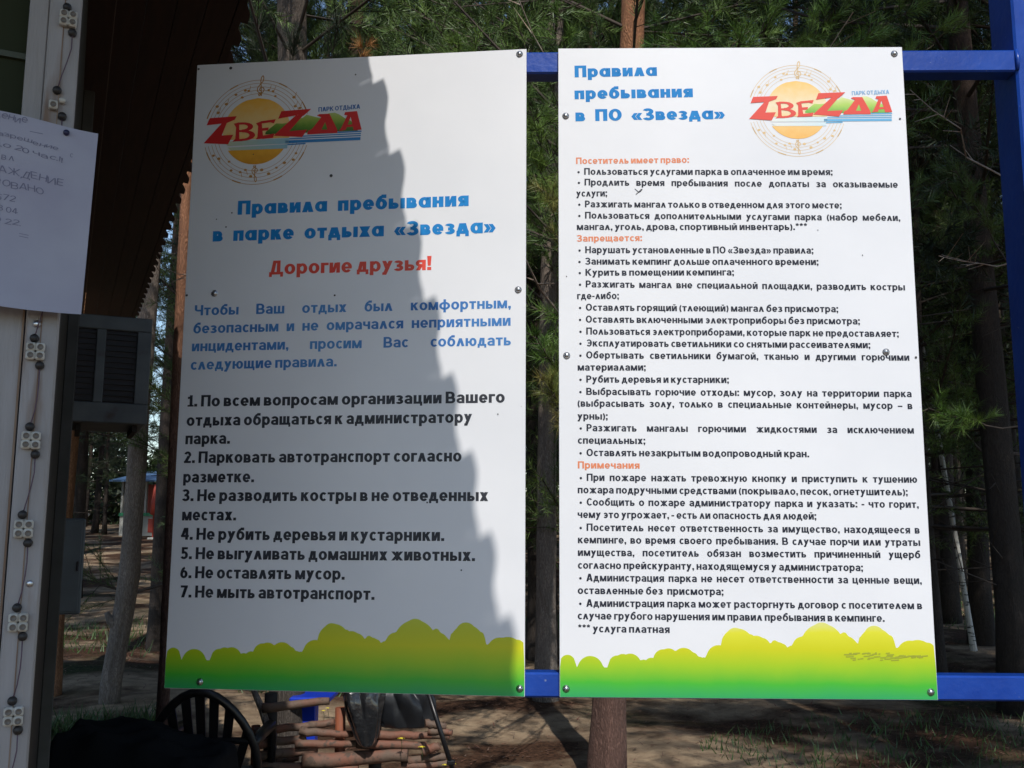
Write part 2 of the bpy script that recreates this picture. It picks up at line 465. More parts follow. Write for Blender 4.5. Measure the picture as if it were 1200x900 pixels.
TEXT2 = [
 ('h', 'Правила', 0.0390, 1.4266, 0.2347, 1.4297),
 ('h', 'пребывания', 0.0386, 1.3715, 0.3188, 1.3759),
 ('h', 'в ПО «Звезда»', 0.0404, 1.3165, 0.3918, 1.3211),
 ('o', 'Посетитель имеет право:', 0.0412, 1.2110, 0.3061, 1.2134),
 ('b', 'Пользоваться услугами парка в оплаченное им время;', 0.0600, 1.1847, 0.6396, 1.1827),
 ('bj', 'Продлить время пребывания после доплаты за оказываемые', 0.0606, 1.1586, 0.7895, 1.1517),
 ('n', 'услуги;', 0.0414, 1.1314, 0.1134, 1.1319),
 ('b', 'Разжигать мангал только в отведенном для этого месте;', 0.0613, 1.1055, 0.6572, 1.1019),
 ('bj', 'Пользоваться дополнительными услугами парка (набор мебели,', 0.0613, 1.0783, 0.7910, 1.0717),
 ('n', 'мангал, уголь, дрова, спортивный инвентарь).***', 0.0422, 1.0506, 0.5757, 1.0502),
 ('o', 'Запрещается:', 0.0420, 1.0227, 0.1935, 1.0242),
 ('b', 'Нарушать установленные в ПО «Звезда» правила;', 0.0613, 0.9952, 0.5877, 0.9940),
 ('b', 'Занимать кемпинг дольше оплаченного времени;', 0.0611, 0.9679, 0.5983, 0.9666),
 ('b', 'Курить в помещении кемпинга;', 0.0616, 0.9414, 0.4036, 0.9422),
 ('bj', 'Разжигать мангал вне специальной площадки, разводить костры', 0.0620, 0.9139, 0.7934, 0.9068),
 ('n', 'где-либо;', 0.0421, 0.8859, 0.1382, 0.8864),
 ('b', 'Оставлять горящий (тлеющий) мангал без присмотра;', 0.0618, 0.8591, 0.6389, 0.8556),
 ('b', 'Оставлять включенными электроприборы без присмотра;', 0.0616, 0.8311, 0.6869, 0.8273),
 ('b', 'Пользоваться электроприборами, которые парк не предоставляет;', 0.0625, 0.8032, 0.7735, 0.7982),
 ('b', 'Эксплуатировать светильники со снятыми рассеивателями;', 0.0622, 0.7755, 0.7079, 0.7721),
 ('bj', 'Обертывать светильники бумагой, тканью и другими горючими', 0.0620, 0.7478, 0.7947, 0.7434),
 ('n', 'материалами;', 0.0425, 0.7195, 0.1974, 0.7197),
 ('b', 'Рубить деревья и кустарники;', 0.0619, 0.6920, 0.3852, 0.6914),
 ('bj', 'Выбрасывать горючие отходы: мусор, золу на территории парка', 0.0616, 0.6637, 0.7953, 0.6601),
 ('nj', '(выбрасывать золу, только в специальные контейнеры, мусор – в', 0.0419, 0.6368, 0.7958, 0.6328),
 ('n', 'урны);', 0.0416, 0.6073, 0.1098, 0.6073),
 ('bj', 'Разжигать мангалы горючими жидкостями за исключением', 0.0618, 0.5809, 0.7961, 0.5776),
 ('n', 'специальных;', 0.0418, 0.5527, 0.1940, 0.5521),
 ('b', 'Оставлять незакрытым водопроводный кран.', 0.0613, 0.5248, 0.5601, 0.5237),
 ('o', 'Примечания', 0.0417, 0.4970, 0.1804, 0.4968),
 ('bj', 'При пожаре нажать тревожную кнопку и приступить к тушению', 0.0615, 0.4691, 0.7974, 0.4676),
 ('n', 'пожара подручными средствами (покрывало, песок, огнетушитель);', 0.0413, 0.4415, 0.7750, 0.4394),
 ('bj', 'Сообщить о пожаре администратору парка и указать: - что горит,', 0.0610, 0.4143, 0.7979, 0.4121),
 ('n', 'чему это угрожает, - есть ли опасность для людей;', 0.0408, 0.3868, 0.5705, 0.3853),
 ('bj', 'Посетитель несет ответственность за имущество, находящееся в', 0.0605, 0.3583, 0.7970, 0.3558),
 ('nj', 'кемпинге, во время своего пребывания. В случае порчи или утраты', 0.0411, 0.3310, 0.7967, 0.3288),
 ('nj', 'имущества, посетитель обязан возместить причиненный ущерб', 0.0409, 0.3033, 0.7955, 0.3018),
 ('n', 'согласно прейскуранту, находящемуся у администратора;', 0.0407, 0.2754, 0.6684, 0.2733),
 ('bj', 'Администрация парка не несет ответственности за ценные вещи,', 0.0594, 0.2482, 0.7956, 0.2463),
 ('n', 'оставленные без  присмотра;', 0.0402, 0.2206, 0.3623, 0.2196),
 ('bj', 'Администрация парка может расторгнуть договор с посетителем в', 0.0589, 0.1930, 0.7935, 0.1921),
 ('n', 'случае грубого нарушения им правил пребывания в кемпинге.', 0.0398, 0.1659, 0.7104, 0.1647),
 ('n', '*** услуга платная', 0.0405, 0.1386, 0.2412, 0.1376),
]

# ------------------------------------------------------------------ materials used
M_board = mat('white_composite_sheet', (0.80, 0.80, 0.82), rough=0.40, col2=(0.74, 0.745, 0.77), scale=2.6, bump=0.004, bscale=1.7, detail=9, dirt=(0.55, 0.54, 0.52), dirt_scale=46, dirt_lo=0.74, dirt_hi=0.80)
M_head = mat('ink_blue_heading', (0.008, 0.20, 0.54), rough=0.6, spec=.25, col2=(0.014, 0.24, 0.60), scale=18)
M_blue = mat('ink_blue_text', (0.03, 0.16, 0.46), rough=0.5, col2=(0.07, 0.25, 0.55), scale=4)
M_red = mat('ink_red', (0.72, 0.05, 0.03), rough=0.5, col2=(0.76, 0.09, 0.05), scale=14)
M_black = mat('ink_black', (0.012, 0.013, 0.02), rough=0.5, col2=(0.03, 0.032, 0.045), scale=30)
M_grey = mat('ink_dark_grey', (0.014, 0.017, 0.03), rough=0.6, spec=.25, col2=(0.03, 0.034, 0.05), scale=30)
M_orange = mat('ink_orange', (0.74, 0.23, 0.10), rough=0.5)
M_metal = mat('zinc_screw', (0.55, 0.56, 0.58), rough=0.3, metal=1.0)
M_darkhole = mat('dark_spot', (0.05, 0.045, 0.05), rough=0.7)
M_frame = mat('blue_enamel', (0.004, 0.040, 0.27), rough=0.3, col2=(0.007, 0.055, 0.33), scale=9, bump=0.0008, bscale=60, dirt=(0.16, 0.2, 0.36), dirt_scale=70, dirt_lo=0.70, dirt_hi=0.75)
M_white = mat('old_white_paint', (0.36, 0.345, 0.35), rough=0.6, col2=(0.29, 0.275, 0.27), scale=6, stretch=(4, 4, .5), bump=0.001, bscale=50, dirt=(0.20, 0.13, 0.09), dirt_scale=7, dirt_lo=0.60, dirt_hi=0.74)
M_rust = mat('rust_stain', (0.17, 0.10, 0.065), rough=0.9, col2=(0.30, 0.22, 0.16), scale=24, stretch=(1, 1, .3))
M_sidewall = mat('dark_siding', (0.055, 0.05, 0.045), rough=0.7, col2=(0.035, 0.03, 0.028), scale=8, stretch=(1, 1, .2), bump=0.001)
M_soffit = mat('brown_stained_board', (0.045, 0.018, 0.009), rough=0.6, col2=(0.028, 0.011, 0.006), scale=14, stretch=(4, .3, 1), bump=0.0012)
M_roof = mat('brown_roof_sheet', (0.06, 0.03, 0.022), rough=0.5, col2=(0.04, 0.022, 0.018), scale=3)
M_greypaint = mat('grey_enamel', (0.15, 0.16, 0.16), rough=0.5, col2=(0.105, 0.115, 0.12), scale=8, bump=0.0005, dirt=(0.08, 0.06, 0.05), dirt_scale=9, dirt_lo=0.62, dirt_hi=0.75)
M_palegrey = mat('pale_blue_grey_enamel', (0.15, 0.18, 0.195), rough=0.5, col2=(0.12, 0.14, 0.155), scale=6)
M_paper = mat('white_paper', (0.42, 0.43, 0.52), rough=0.85, col2=(0.37, 0.37, 0.47), scale=9, bump=0.0008, bscale=14)
M_pencil = mat('pale_pen', (0.20, 0.20, 0.29), rough=0.8)
M_blackplastic = mat('black_plastic', (0.012, 0.012, 0.014), rough=0.35, bump=0.0003, bscale=200)
M_bag = mat('black_bin_liner', (0.02, 0.021, 0.024), rough=0.10, coat=1.0, bump=0.012, bscale=22)
M_bag2 = mat('dull_black_liner', (0.016, 0.018, 0.022), rough=0.38, bump=0.006, bscale=10)
M_stick = mat('peeled_branch', (0.20, 0.085, 0.055), rough=0.75, col2=(0.14, 0.095, 0.07), scale=9, lo=.4, hi=.6, bump=0.002, bscale=60, dirt=(0.09, 0.06, 0.045), dirt_scale=34, dirt_lo=.56, dirt_hi=.64)
M_stake = mat('orange_stake', (0.26, 0.075, 0.03), rough=0.7, col2=(0.17, 0.055, 0.03), scale=26, stretch=(3, 3, .4), bump=0.002)
M_darkwood = mat('charred_stake', (0.03, 0.025, 0.022), rough=0.8, bump=0.002)
M_bluepaint = mat('royal_blue_paint', (0.01, 0.045, 0.5), rough=0.35)
M_flower = mat('yellow_petals', (0.75, 0.62, 0.03), rough=0.6)
M_leafgreen = mat('fresh_leaf', (0.07, 0.13, 0.03), rough=0.55, col2=(0.03, 0.06, 0.016), scale=9)
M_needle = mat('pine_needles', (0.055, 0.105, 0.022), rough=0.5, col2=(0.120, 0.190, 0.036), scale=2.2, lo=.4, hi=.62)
M_needlefar = mat('pine_needles_dark', (0.010, 0.020, 0.007), rough=0.6, col2=(0.034, 0.058, 0.016), scale=1.0)  # darker copy of the needle green, deep forest shade put into the colour
M_dry = mat('dry_needles', (0.42, 0.20, 0.06), rough=0.7)
M_limb = mat('pine_limb', (0.075, 0.054, 0.041), rough=0.85, col2=(0.035, 0.027, 0.022), scale=16)
M_birch = mat('birch_bark', (0.55, 0.54, 0.50), rough=0.7, col2=(0.06, 0.055, 0.05), scale=9, stretch=(1, 1, 3), lo=.56, hi=.62, bump=0.003)

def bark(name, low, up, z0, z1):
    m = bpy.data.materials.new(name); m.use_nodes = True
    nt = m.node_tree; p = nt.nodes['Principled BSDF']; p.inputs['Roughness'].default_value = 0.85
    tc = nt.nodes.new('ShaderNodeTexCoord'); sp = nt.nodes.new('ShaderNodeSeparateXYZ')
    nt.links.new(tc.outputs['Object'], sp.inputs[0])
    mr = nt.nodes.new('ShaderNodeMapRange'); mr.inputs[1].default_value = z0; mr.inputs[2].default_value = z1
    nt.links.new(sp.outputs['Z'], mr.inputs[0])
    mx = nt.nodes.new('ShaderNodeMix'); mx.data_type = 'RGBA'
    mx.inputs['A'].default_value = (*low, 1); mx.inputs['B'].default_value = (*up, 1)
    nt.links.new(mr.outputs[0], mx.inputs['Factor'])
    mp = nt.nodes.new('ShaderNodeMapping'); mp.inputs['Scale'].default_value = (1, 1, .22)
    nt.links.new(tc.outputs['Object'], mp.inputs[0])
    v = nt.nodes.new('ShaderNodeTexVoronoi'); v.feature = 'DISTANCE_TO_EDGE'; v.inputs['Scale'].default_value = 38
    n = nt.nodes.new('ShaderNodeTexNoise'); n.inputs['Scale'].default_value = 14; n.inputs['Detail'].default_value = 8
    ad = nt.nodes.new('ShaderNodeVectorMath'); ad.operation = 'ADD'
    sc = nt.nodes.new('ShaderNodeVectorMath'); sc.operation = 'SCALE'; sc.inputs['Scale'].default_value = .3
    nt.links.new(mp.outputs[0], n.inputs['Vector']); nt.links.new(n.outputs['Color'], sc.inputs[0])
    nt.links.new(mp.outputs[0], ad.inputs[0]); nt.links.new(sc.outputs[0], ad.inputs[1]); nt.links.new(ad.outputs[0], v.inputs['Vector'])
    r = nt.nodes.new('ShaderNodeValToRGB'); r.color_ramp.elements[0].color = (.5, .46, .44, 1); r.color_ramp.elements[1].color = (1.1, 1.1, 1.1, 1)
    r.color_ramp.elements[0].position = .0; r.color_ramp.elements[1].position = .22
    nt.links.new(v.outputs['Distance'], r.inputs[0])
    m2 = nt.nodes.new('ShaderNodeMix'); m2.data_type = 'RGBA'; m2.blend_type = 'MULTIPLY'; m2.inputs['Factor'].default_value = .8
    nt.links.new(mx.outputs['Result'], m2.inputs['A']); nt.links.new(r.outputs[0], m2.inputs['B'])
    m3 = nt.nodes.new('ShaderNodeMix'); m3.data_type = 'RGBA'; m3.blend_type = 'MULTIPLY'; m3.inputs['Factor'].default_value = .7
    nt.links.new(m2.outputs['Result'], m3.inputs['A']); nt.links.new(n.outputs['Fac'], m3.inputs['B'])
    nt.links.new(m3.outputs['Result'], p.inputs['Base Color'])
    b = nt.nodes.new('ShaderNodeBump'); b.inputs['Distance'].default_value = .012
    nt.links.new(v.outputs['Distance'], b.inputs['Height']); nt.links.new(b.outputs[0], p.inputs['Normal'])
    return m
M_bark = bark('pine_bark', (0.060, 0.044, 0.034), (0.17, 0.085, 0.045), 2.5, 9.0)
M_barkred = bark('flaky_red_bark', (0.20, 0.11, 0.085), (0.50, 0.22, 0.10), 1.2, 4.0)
M_barkorange = bark('orange_pine_bark', (0.62, 0.32, 0.18), (0.62, 0.30, 0.14), 0.0, 3.0)  # bark colour raised to stand in for sun on a shaded trunk
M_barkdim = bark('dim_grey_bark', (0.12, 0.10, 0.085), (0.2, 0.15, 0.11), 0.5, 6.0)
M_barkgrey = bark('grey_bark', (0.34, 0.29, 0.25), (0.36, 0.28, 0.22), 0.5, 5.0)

# ------------------------------------------------------------------ ground
def ground_z(x, y):
    z = 0.036 * np.maximum(0, y - 18) * np.minimum(1, np.maximum(0, y - 18) / 12)
    z = z + 0.03 * np.sin(x * .9 + 1) * np.sin(y * .7) + 0.02 * np.sin(x * 2.3 + y * 1.7)
    return z
def make_ground():
    xs = np.concatenate([np.linspace(-400, -30, 20), np.linspace(-28, 28, 190), np.linspace(30, 400, 20)])
    ys = np.concatenate([np.linspace(-400, -20, 14), np.linspace(-18, 40, 200), np.linspace(42, 400, 30)])
    X, Y = np.meshgrid(xs, ys)
    Z = ground_z(X, Y)
    near = (np.abs(X) < 20) & (Y < 30) & (Y > -3)
    Z = Z + near * RNG.normal(0, 0.007, X.shape)
    V = np.stack([X, Y, Z], -1).reshape(-1, 3)
    nx, ny = len(xs), len(ys)
    i, j = np.meshgrid(np.arange(nx - 1), np.arange(ny - 1))
    a = (j * nx + i).ravel()
    F = np.stack([a, a + 1, a + nx + 1, a + nx], -1).ravel()
    m = bpy.data.materials.new('forest_floor'); m.use_nodes = True
    nt = m.node_tree; p = nt.nodes['Principled BSDF']; p.inputs['Roughness'].default_value = .95; p.inputs['Specular IOR Level'].default_value = .15
    tc = nt.nodes.new('ShaderNodeTexCoord')
    def noise(sc, det, rough=.6):
        n = nt.nodes.new('ShaderNodeTexNoise'); n.inputs['Scale'].default_value = sc; n.inputs['Detail'].default_value = det; n.inputs['Roughness'].default_value = rough
        nt.links.new(tc.outputs['Object'], n.inputs['Vector']); return n
    def ramp(src, a, b, ca, cb):
        r = nt.nodes.new('ShaderNodeValToRGB'); e = r.color_ramp.elements
        e[0].position = a; e[1].position = b; e[0].color = ca; e[1].color = cb
        nt.links.new(src, r.inputs[0]); return r
    def mix(f, a, b):
        x = nt.nodes.new('ShaderNodeMix'); x.data_type = 'RGBA'
        nt.links.new(f, x.inputs['Factor'])
        for s_, k in ((a, 'A'), (b, 'B')):
            if isinstance(s_, tuple): x.inputs[k].default_value = s_
            else: nt.links.new(s_, x.inputs[k])
        return x.outputs['Result']
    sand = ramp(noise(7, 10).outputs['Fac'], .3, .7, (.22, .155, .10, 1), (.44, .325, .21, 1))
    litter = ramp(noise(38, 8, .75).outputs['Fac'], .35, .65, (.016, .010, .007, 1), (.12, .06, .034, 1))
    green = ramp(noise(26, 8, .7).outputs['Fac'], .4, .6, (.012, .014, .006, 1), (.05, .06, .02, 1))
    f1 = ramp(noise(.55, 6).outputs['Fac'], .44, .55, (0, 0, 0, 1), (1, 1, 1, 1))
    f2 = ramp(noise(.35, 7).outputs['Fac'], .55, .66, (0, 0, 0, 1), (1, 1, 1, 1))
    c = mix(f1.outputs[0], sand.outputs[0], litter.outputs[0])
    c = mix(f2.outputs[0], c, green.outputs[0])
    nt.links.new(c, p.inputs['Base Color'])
    b = nt.nodes.new('ShaderNodeBump'); b.inputs['Distance'].default_value = .02
    nt.links.new(noise(30, 8, .7).outputs['Fac'], b.inputs['Height']); nt.links.new(b.outputs[0], p.inputs['Normal'])
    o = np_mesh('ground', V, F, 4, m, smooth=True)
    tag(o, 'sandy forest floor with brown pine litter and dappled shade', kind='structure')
make_ground()

# ------------------------------------------------------------------ the two sign boards
def board_matrix(x, y, z, yaw):
    e = Vector((math.cos(yaw), math.sin(yaw), 0)); u = Vector((0, 0, 1)); n = e.cross(u)
    return Matrix(((e.x, u.x, n.x, x), (e.y, u.y, n.y, y), (e.z, u.z, n.z, z), (0, 0, 0, 1)))
MB1 = board_matrix(-0.787, 2.305, EYE - 0.370, -0.1112)
MB2 = board_matrix(0.107, 2.2105, EYE - 0.370, -0.0182)
W1, W2, BH = 0.823, 0.817, 1.5

def hedge_print(parent, W, fade):
    """green to yellow row of round bushes printed along the foot of a board"""
    k = W / 1133.0; vk = 1.5 / 765 / 2.553 * .90
    bumps = [(0, 48, 325), (53, 133, 328), (60, 118, 335), (148, 200, 326), (165, 218, 321), (180, 248, 320), (205, 250, 336), (255, 300, 332), (283, 345, 306), (300, 360, 303),
             (340, 412, 301), (385, 420, 315), (405, 440, 328), (443, 520, 292), (470, 560, 300), (488, 590, 240), (505, 560, 238), (560, 630, 262), (580, 640, 268), (630, 688, 281), (655, 690, 286),
             (703, 768, 264), (728, 862, 224), (760, 830, 220), (835, 900, 262), (838, 915, 274), (903, 1008, 236), (920, 985, 229), (975, 1012, 262), (1016, 1100, 274), (1030, 1133, 272), (1090, 1133, 280), (238, 270, 338), (420, 452, 330), (676, 716, 300), (690, 710, 292), (1000, 1030, 296), (440, 475, 316), (556, 572, 262), (500, 520, 256), (740, 762, 250), (850, 872, 250), (988, 1008, 258), (905, 922, 262), (290, 310, 318), (376, 396, 308), (570, 590, 258), (640, 662, 276), (160, 176, 334), (60, 76, 342)]
    n = 260; top = []
    for i in range(n + 1):
        u = 1133 * i / n; best = 92
        for a, b, t in bumps:
            c, r = (a + b) / 2, (b - a) / 2
            q = (u - c) / r
            if abs(q) < 1:
                hgt = 455 - t; body = min(hgt * .8, r * 1.1)
                best = max(best, hgt - body + body * math.sqrt(1 - q * q))
        top.append((u * k, best * vk))
    vs = []; fs = []
    z = 0.0003
    x0, x1 = 0.0008, W - 0.0008
    for i, (x, y) in enumerate(top):
        x = min(max(x, x0), x1)
        for j in range(7): vs.append((x, 0.0008 + (y - 0.0008) * j / 6, z))
    for i in range(n):
        for j in range(6):
            a = i * 7 + j; fs.append((a, a + 7, a + 8, a + 1))
    me = bpy.data.meshes.new('bush_print'); me.from_pydata(vs, [], fs)
    m = bpy.data.materials.new('bush_print_ink'); m.use_nodes = True
    nt = m.node_tree; p = nt.nodes['Principled BSDF']; p.inputs['Roughness'].default_value = .42
    tc = nt.nodes.new('ShaderNodeTexCoord'); sp = nt.nodes.new('ShaderNodeSeparateXYZ'); nt.links.new(tc.outputs['Object'], sp.inputs[0])
    nz = nt.nodes.new('ShaderNodeTexNoise'); nz.inputs['Scale'].default_value = 11; nz.inputs['Detail'].default_value = 5
    nt.links.new(tc.outputs['Object'], nz.inputs['Vector'])
    ma = nt.nodes.new('ShaderNodeMath'); ma.operation = 'MULTIPLY_ADD'; ma.inputs[1].default_value = .02
    nt.links.new(nz.outputs['Fac'], ma.inputs[0]); nt.links.new(sp.outputs['Y'], ma.inputs[2])
    mr = nt.nodes.new('ShaderNodeMapRange'); mr.inputs[1].default_value = 0.01; mr.inputs[2].default_value = 0.19
    nt.links.new(ma.outputs[0], mr.inputs[0])
    r = nt.nodes.new('ShaderNodeValToRGB'); e = r.color_ramp.elements
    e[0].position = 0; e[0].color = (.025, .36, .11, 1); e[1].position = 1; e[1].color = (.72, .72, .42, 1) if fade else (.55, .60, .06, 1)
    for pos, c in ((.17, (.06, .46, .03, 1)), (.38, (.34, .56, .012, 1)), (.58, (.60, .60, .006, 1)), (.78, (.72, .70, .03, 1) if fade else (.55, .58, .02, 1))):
        q = e.new(pos); q.color = c
    nt.links.new(mr.outputs[0], r.inputs[0]); nt.links.new(r.outputs[0], p.inputs['Base Color'])
    me.materials.append(m)
    o = bpy.data.objects.new('bush_print', me); COL.objects.link(o); o.parent = parent
    return o

def gradmat(name, axis, a, b, stops, rough=.45):
    m = bpy.data.materials.new(name); m.use_nodes = True
    nt = m.node_tree; p = nt.nodes['Principled BSDF']; p.inputs['Roughness'].default_value = rough
    tc = nt.nodes.new('ShaderNodeTexCoord'); sp = nt.nodes.new('ShaderNodeSeparateXYZ'); nt.links.new(tc.outputs['Object'], sp.inputs[0])
    nz = nt.nodes.new('ShaderNodeTexNoise'); nz.inputs['Scale'].default_value = 60; nt.links.new(tc.outputs['Object'], nz.inputs['Vector'])
    mr = nt.nodes.new('ShaderNodeMapRange'); mr.inputs[1].default_value = a; mr.inputs[2].default_value = b
    nt.links.new(sp.outputs[axis], mr.inputs[0])
    ad = nt.nodes.new('ShaderNodeMath'); ad.operation = 'MULTIPLY_ADD'; ad.inputs[1].default_value = .25; ad.inputs[2].default_value = -.12
    nt.links.new(nz.outputs['Fac'], ad.inputs[0])
    a2 = nt.nodes.new('ShaderNodeMath'); a2.operation = 'ADD'; nt.links.new(ad.outputs[0], a2.inputs[0]); nt.links.new(mr.outputs[0], a2.inputs[1])
    r = nt.nodes.new('ShaderNodeValToRGB'); e = r.color_ramp.elements
    e[0].position = stops[0][0]; e[0].color = (*stops[0][1], 1); e[1].position = stops[-1][0]; e[1].color = (*stops[-1][1], 1)
    for pos, c in stops[1:-1]: q = e.new(pos); q.color = (*c, 1)
    nt.links.new(a2.outputs[0], r.inputs[0]); nt.links.new(r.outputs[0], p.inputs['Base Color'])
    return m

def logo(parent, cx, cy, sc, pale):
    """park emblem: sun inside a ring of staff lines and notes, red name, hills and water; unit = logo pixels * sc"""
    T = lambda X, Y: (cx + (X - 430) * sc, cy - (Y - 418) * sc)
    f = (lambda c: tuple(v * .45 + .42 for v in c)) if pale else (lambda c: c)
    def pr(z): return Print(z)
    # staff rings
    P = pr(.00025)
    def ring(r, a0, a1, w):
        n = max(4, int(abs(a1 - a0) / 5))
        for i in range(n):
            A, B = math.radians(a0 + (a1 - a0) * i / n), math.radians(a0 + (a1 - a0) * (i + 1) / n)
            P.poly([T(430 + q * math.cos(c), 420 - q * math.sin(c)) for q, c in ((r, A), (r, B), (r - w, B), (r - w, A))], layer=1)
    for i, r in enumerate((355, 333, 309, 285, 262)):
        ring(r, 18 if i < 1 else 21, 161, 2.6 if i else 3.4); ring(r, 195, 343, 2.6 if i else 3.4)
    for a in (118, 158, 28, 62, 206, 250, 330, 296): ring(357, a - 5, a + 5, 8)
    rn = random.Random(3)
    def dot(r, a, q=8, lay=3):
        A = math.radians(a); X, Y = 430 + r * math.cos(A), 420 - r * math.sin(A)
        P.poly([T(X + q * 1.25 * math.cos(t * math.pi / 4 + .3), Y + q * math.sin(t * math.pi / 4 + .3)) for t in range(8)], layer=lay)
        return X, Y
    def stem(X, Y, dx, dy, w=3.2):
        L = math.hypot(dx, dy); px, py = -dy / L * w / 2, dx / L * w / 2
        P.poly([T(X + px, Y + py), T(X - px, Y - py), T(X + dx - px, Y + dy - py), T(X + dx + px, Y + dy + py)], layer=4)
    for a, r in ((103, 290), (107, 300), (76, 290), (70, 290), (114, 262), (120, 300), (64, 265), (43, 330), (33, 300), (28, 320), (137, 290), (146, 330), (152, 300),
                 (208, 320), (215, 300), (228, 262), (238, 300), (250, 285), (256, 262), (265, 300), (280, 262), (288, 300), (300, 285), (312, 290), (322, 320), (330, 310)):
        X, Y = dot(r, a, 7 + rn.random() * 3)
        if rn.random() < .6: stem(X + 6, Y, 4 + rn.random() * 8, -34 if a < 180 else 34)
    # treble clef
    def curve(pts, w):
        for i in range(len(pts) - 1):
            (x0, y0), (x1, y1) = pts[i], pts[i + 1]
            d = math.hypot(x1 - x0, y1 - y0) or 1
            px, py = -(y1 - y0) / d * w / 2, (x1 - x0) / d * w / 2
            P.poly([T(x0 + px, y0 + py), T(x0 - px, y0 - py), T(x1 - px, y1 - py), T(x1 + px, y1 + py)], layer=5)
    def clef(X0, Y0, s, fl=1):
        pts = [(447, 170), (436, 176), (432, 166), (440, 160), (450, 168), (452, 178), (449, 120), (444, 75), (448, 50), (458, 38), (464, 52), (460, 78), (440, 100), (424, 122), (424, 145), (440, 158), (462, 152), (470, 135), (460, 118), (444, 120), (437, 134), (446, 143)]
        curve([(X0 + (x - 447) * s, Y0 + (y - 110) * s * fl) for x, y in pts], 6.5 * s)
    clef(447, 108, 1.0); clef(430, 700, .8, -1); 
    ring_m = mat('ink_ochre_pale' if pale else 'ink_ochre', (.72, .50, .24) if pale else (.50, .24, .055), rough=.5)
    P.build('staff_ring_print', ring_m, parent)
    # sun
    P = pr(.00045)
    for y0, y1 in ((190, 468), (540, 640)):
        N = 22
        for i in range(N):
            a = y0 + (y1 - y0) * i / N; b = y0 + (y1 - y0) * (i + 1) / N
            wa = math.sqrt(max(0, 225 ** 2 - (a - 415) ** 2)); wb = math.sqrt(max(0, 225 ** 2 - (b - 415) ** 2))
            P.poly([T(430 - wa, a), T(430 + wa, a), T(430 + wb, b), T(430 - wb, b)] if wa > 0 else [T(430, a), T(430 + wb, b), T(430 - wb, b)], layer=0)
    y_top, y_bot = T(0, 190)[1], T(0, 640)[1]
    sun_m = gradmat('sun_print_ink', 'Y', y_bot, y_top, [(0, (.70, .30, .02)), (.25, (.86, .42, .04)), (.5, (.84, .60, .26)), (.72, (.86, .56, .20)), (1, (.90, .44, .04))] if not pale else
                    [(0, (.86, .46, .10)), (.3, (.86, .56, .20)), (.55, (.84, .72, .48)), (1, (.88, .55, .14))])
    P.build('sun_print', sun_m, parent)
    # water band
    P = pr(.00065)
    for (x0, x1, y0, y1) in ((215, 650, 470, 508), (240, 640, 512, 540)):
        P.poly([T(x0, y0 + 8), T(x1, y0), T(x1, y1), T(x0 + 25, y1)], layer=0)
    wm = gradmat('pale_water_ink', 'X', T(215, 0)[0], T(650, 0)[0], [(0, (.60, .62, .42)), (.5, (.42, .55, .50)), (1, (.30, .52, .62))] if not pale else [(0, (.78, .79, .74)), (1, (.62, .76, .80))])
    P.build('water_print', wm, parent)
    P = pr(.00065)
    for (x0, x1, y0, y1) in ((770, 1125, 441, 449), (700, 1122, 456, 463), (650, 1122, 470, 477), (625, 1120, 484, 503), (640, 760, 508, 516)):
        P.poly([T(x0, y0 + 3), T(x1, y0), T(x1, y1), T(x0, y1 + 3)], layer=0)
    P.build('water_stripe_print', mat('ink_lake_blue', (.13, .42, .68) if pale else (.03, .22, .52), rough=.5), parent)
    # hills
    P = pr(.00065)
    prof = [(490, 425), (520, 400), (560, 368), (600, 372), (660, 365), (700, 345), (735, 338), (760, 318), (800, 330), (850, 345), (880, 335), (905, 315), (945, 312), (975, 325), (1010, 350), (1050, 370), (1085, 395), (1100, 432)]
    for i in range(len(prof) - 1):
        a, b = prof[i], prof[i + 1]
        P.poly([T(a[0], 440), T(b[0], 440), T(b[0], b[1]), T(a[0], a[1])], layer=0)
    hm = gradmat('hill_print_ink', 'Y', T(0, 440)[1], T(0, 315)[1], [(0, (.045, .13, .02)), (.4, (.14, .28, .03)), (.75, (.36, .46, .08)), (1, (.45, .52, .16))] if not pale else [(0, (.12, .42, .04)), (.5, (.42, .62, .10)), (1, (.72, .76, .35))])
    P.build('hill_print', hm, parent)
    # the name
    P = pr(.0010)
    red = [
        [(112, 314), (293, 308), (280, 332), (228, 352), (92, 362), (104, 330)],
        [(228, 352), (198, 436), (275, 434), (243, 497), (78, 484), (92, 468), (195, 352)],
        [(275, 358), (312, 352), (318, 478), (270, 482), (290, 462), (292, 384)],
        [(425, 362), (462, 350), (478, 468), (428, 472), (438, 456), (440, 382)],
        [(455, 350), (556, 340), (545, 368), (520, 360), (462, 366)],
        [(460, 398), (512, 394), (508, 414), (464, 416)],
        [(468, 448), (515, 442), (552, 436), (542, 466), (470, 470)],
        [(592, 287), (790, 280), (740, 325), (700, 318), (572, 338)],
        [(738, 322), (650, 425), (768, 420), (736, 468), (548, 452), (560, 438), (690, 318)],
        [(828, 326), (846, 318), (912, 319), (858, 430), (768, 452), (772, 430), (800, 416), (858, 340)],
        [(870, 322), (912, 319), (962, 418), (968, 450), (908, 450)],
        [(776, 424), (966, 424), (968, 448), (776, 452)],
        [(1015, 312), (1092, 308), (1126, 434), (1074, 437), (1052, 345), (1022, 432), (976, 438), (990, 420), (1030, 335), (1008, 330)],
        [(1020, 398), (1068, 396), (1070, 412), (1014, 414)],
    ]
    for i, q in enumerate(red):
        # fan from simple quads is unsafe for concave outlines: Blender tessellates n-gons itself
        P.poly([T(*c) for c in q], layer=i % 5)
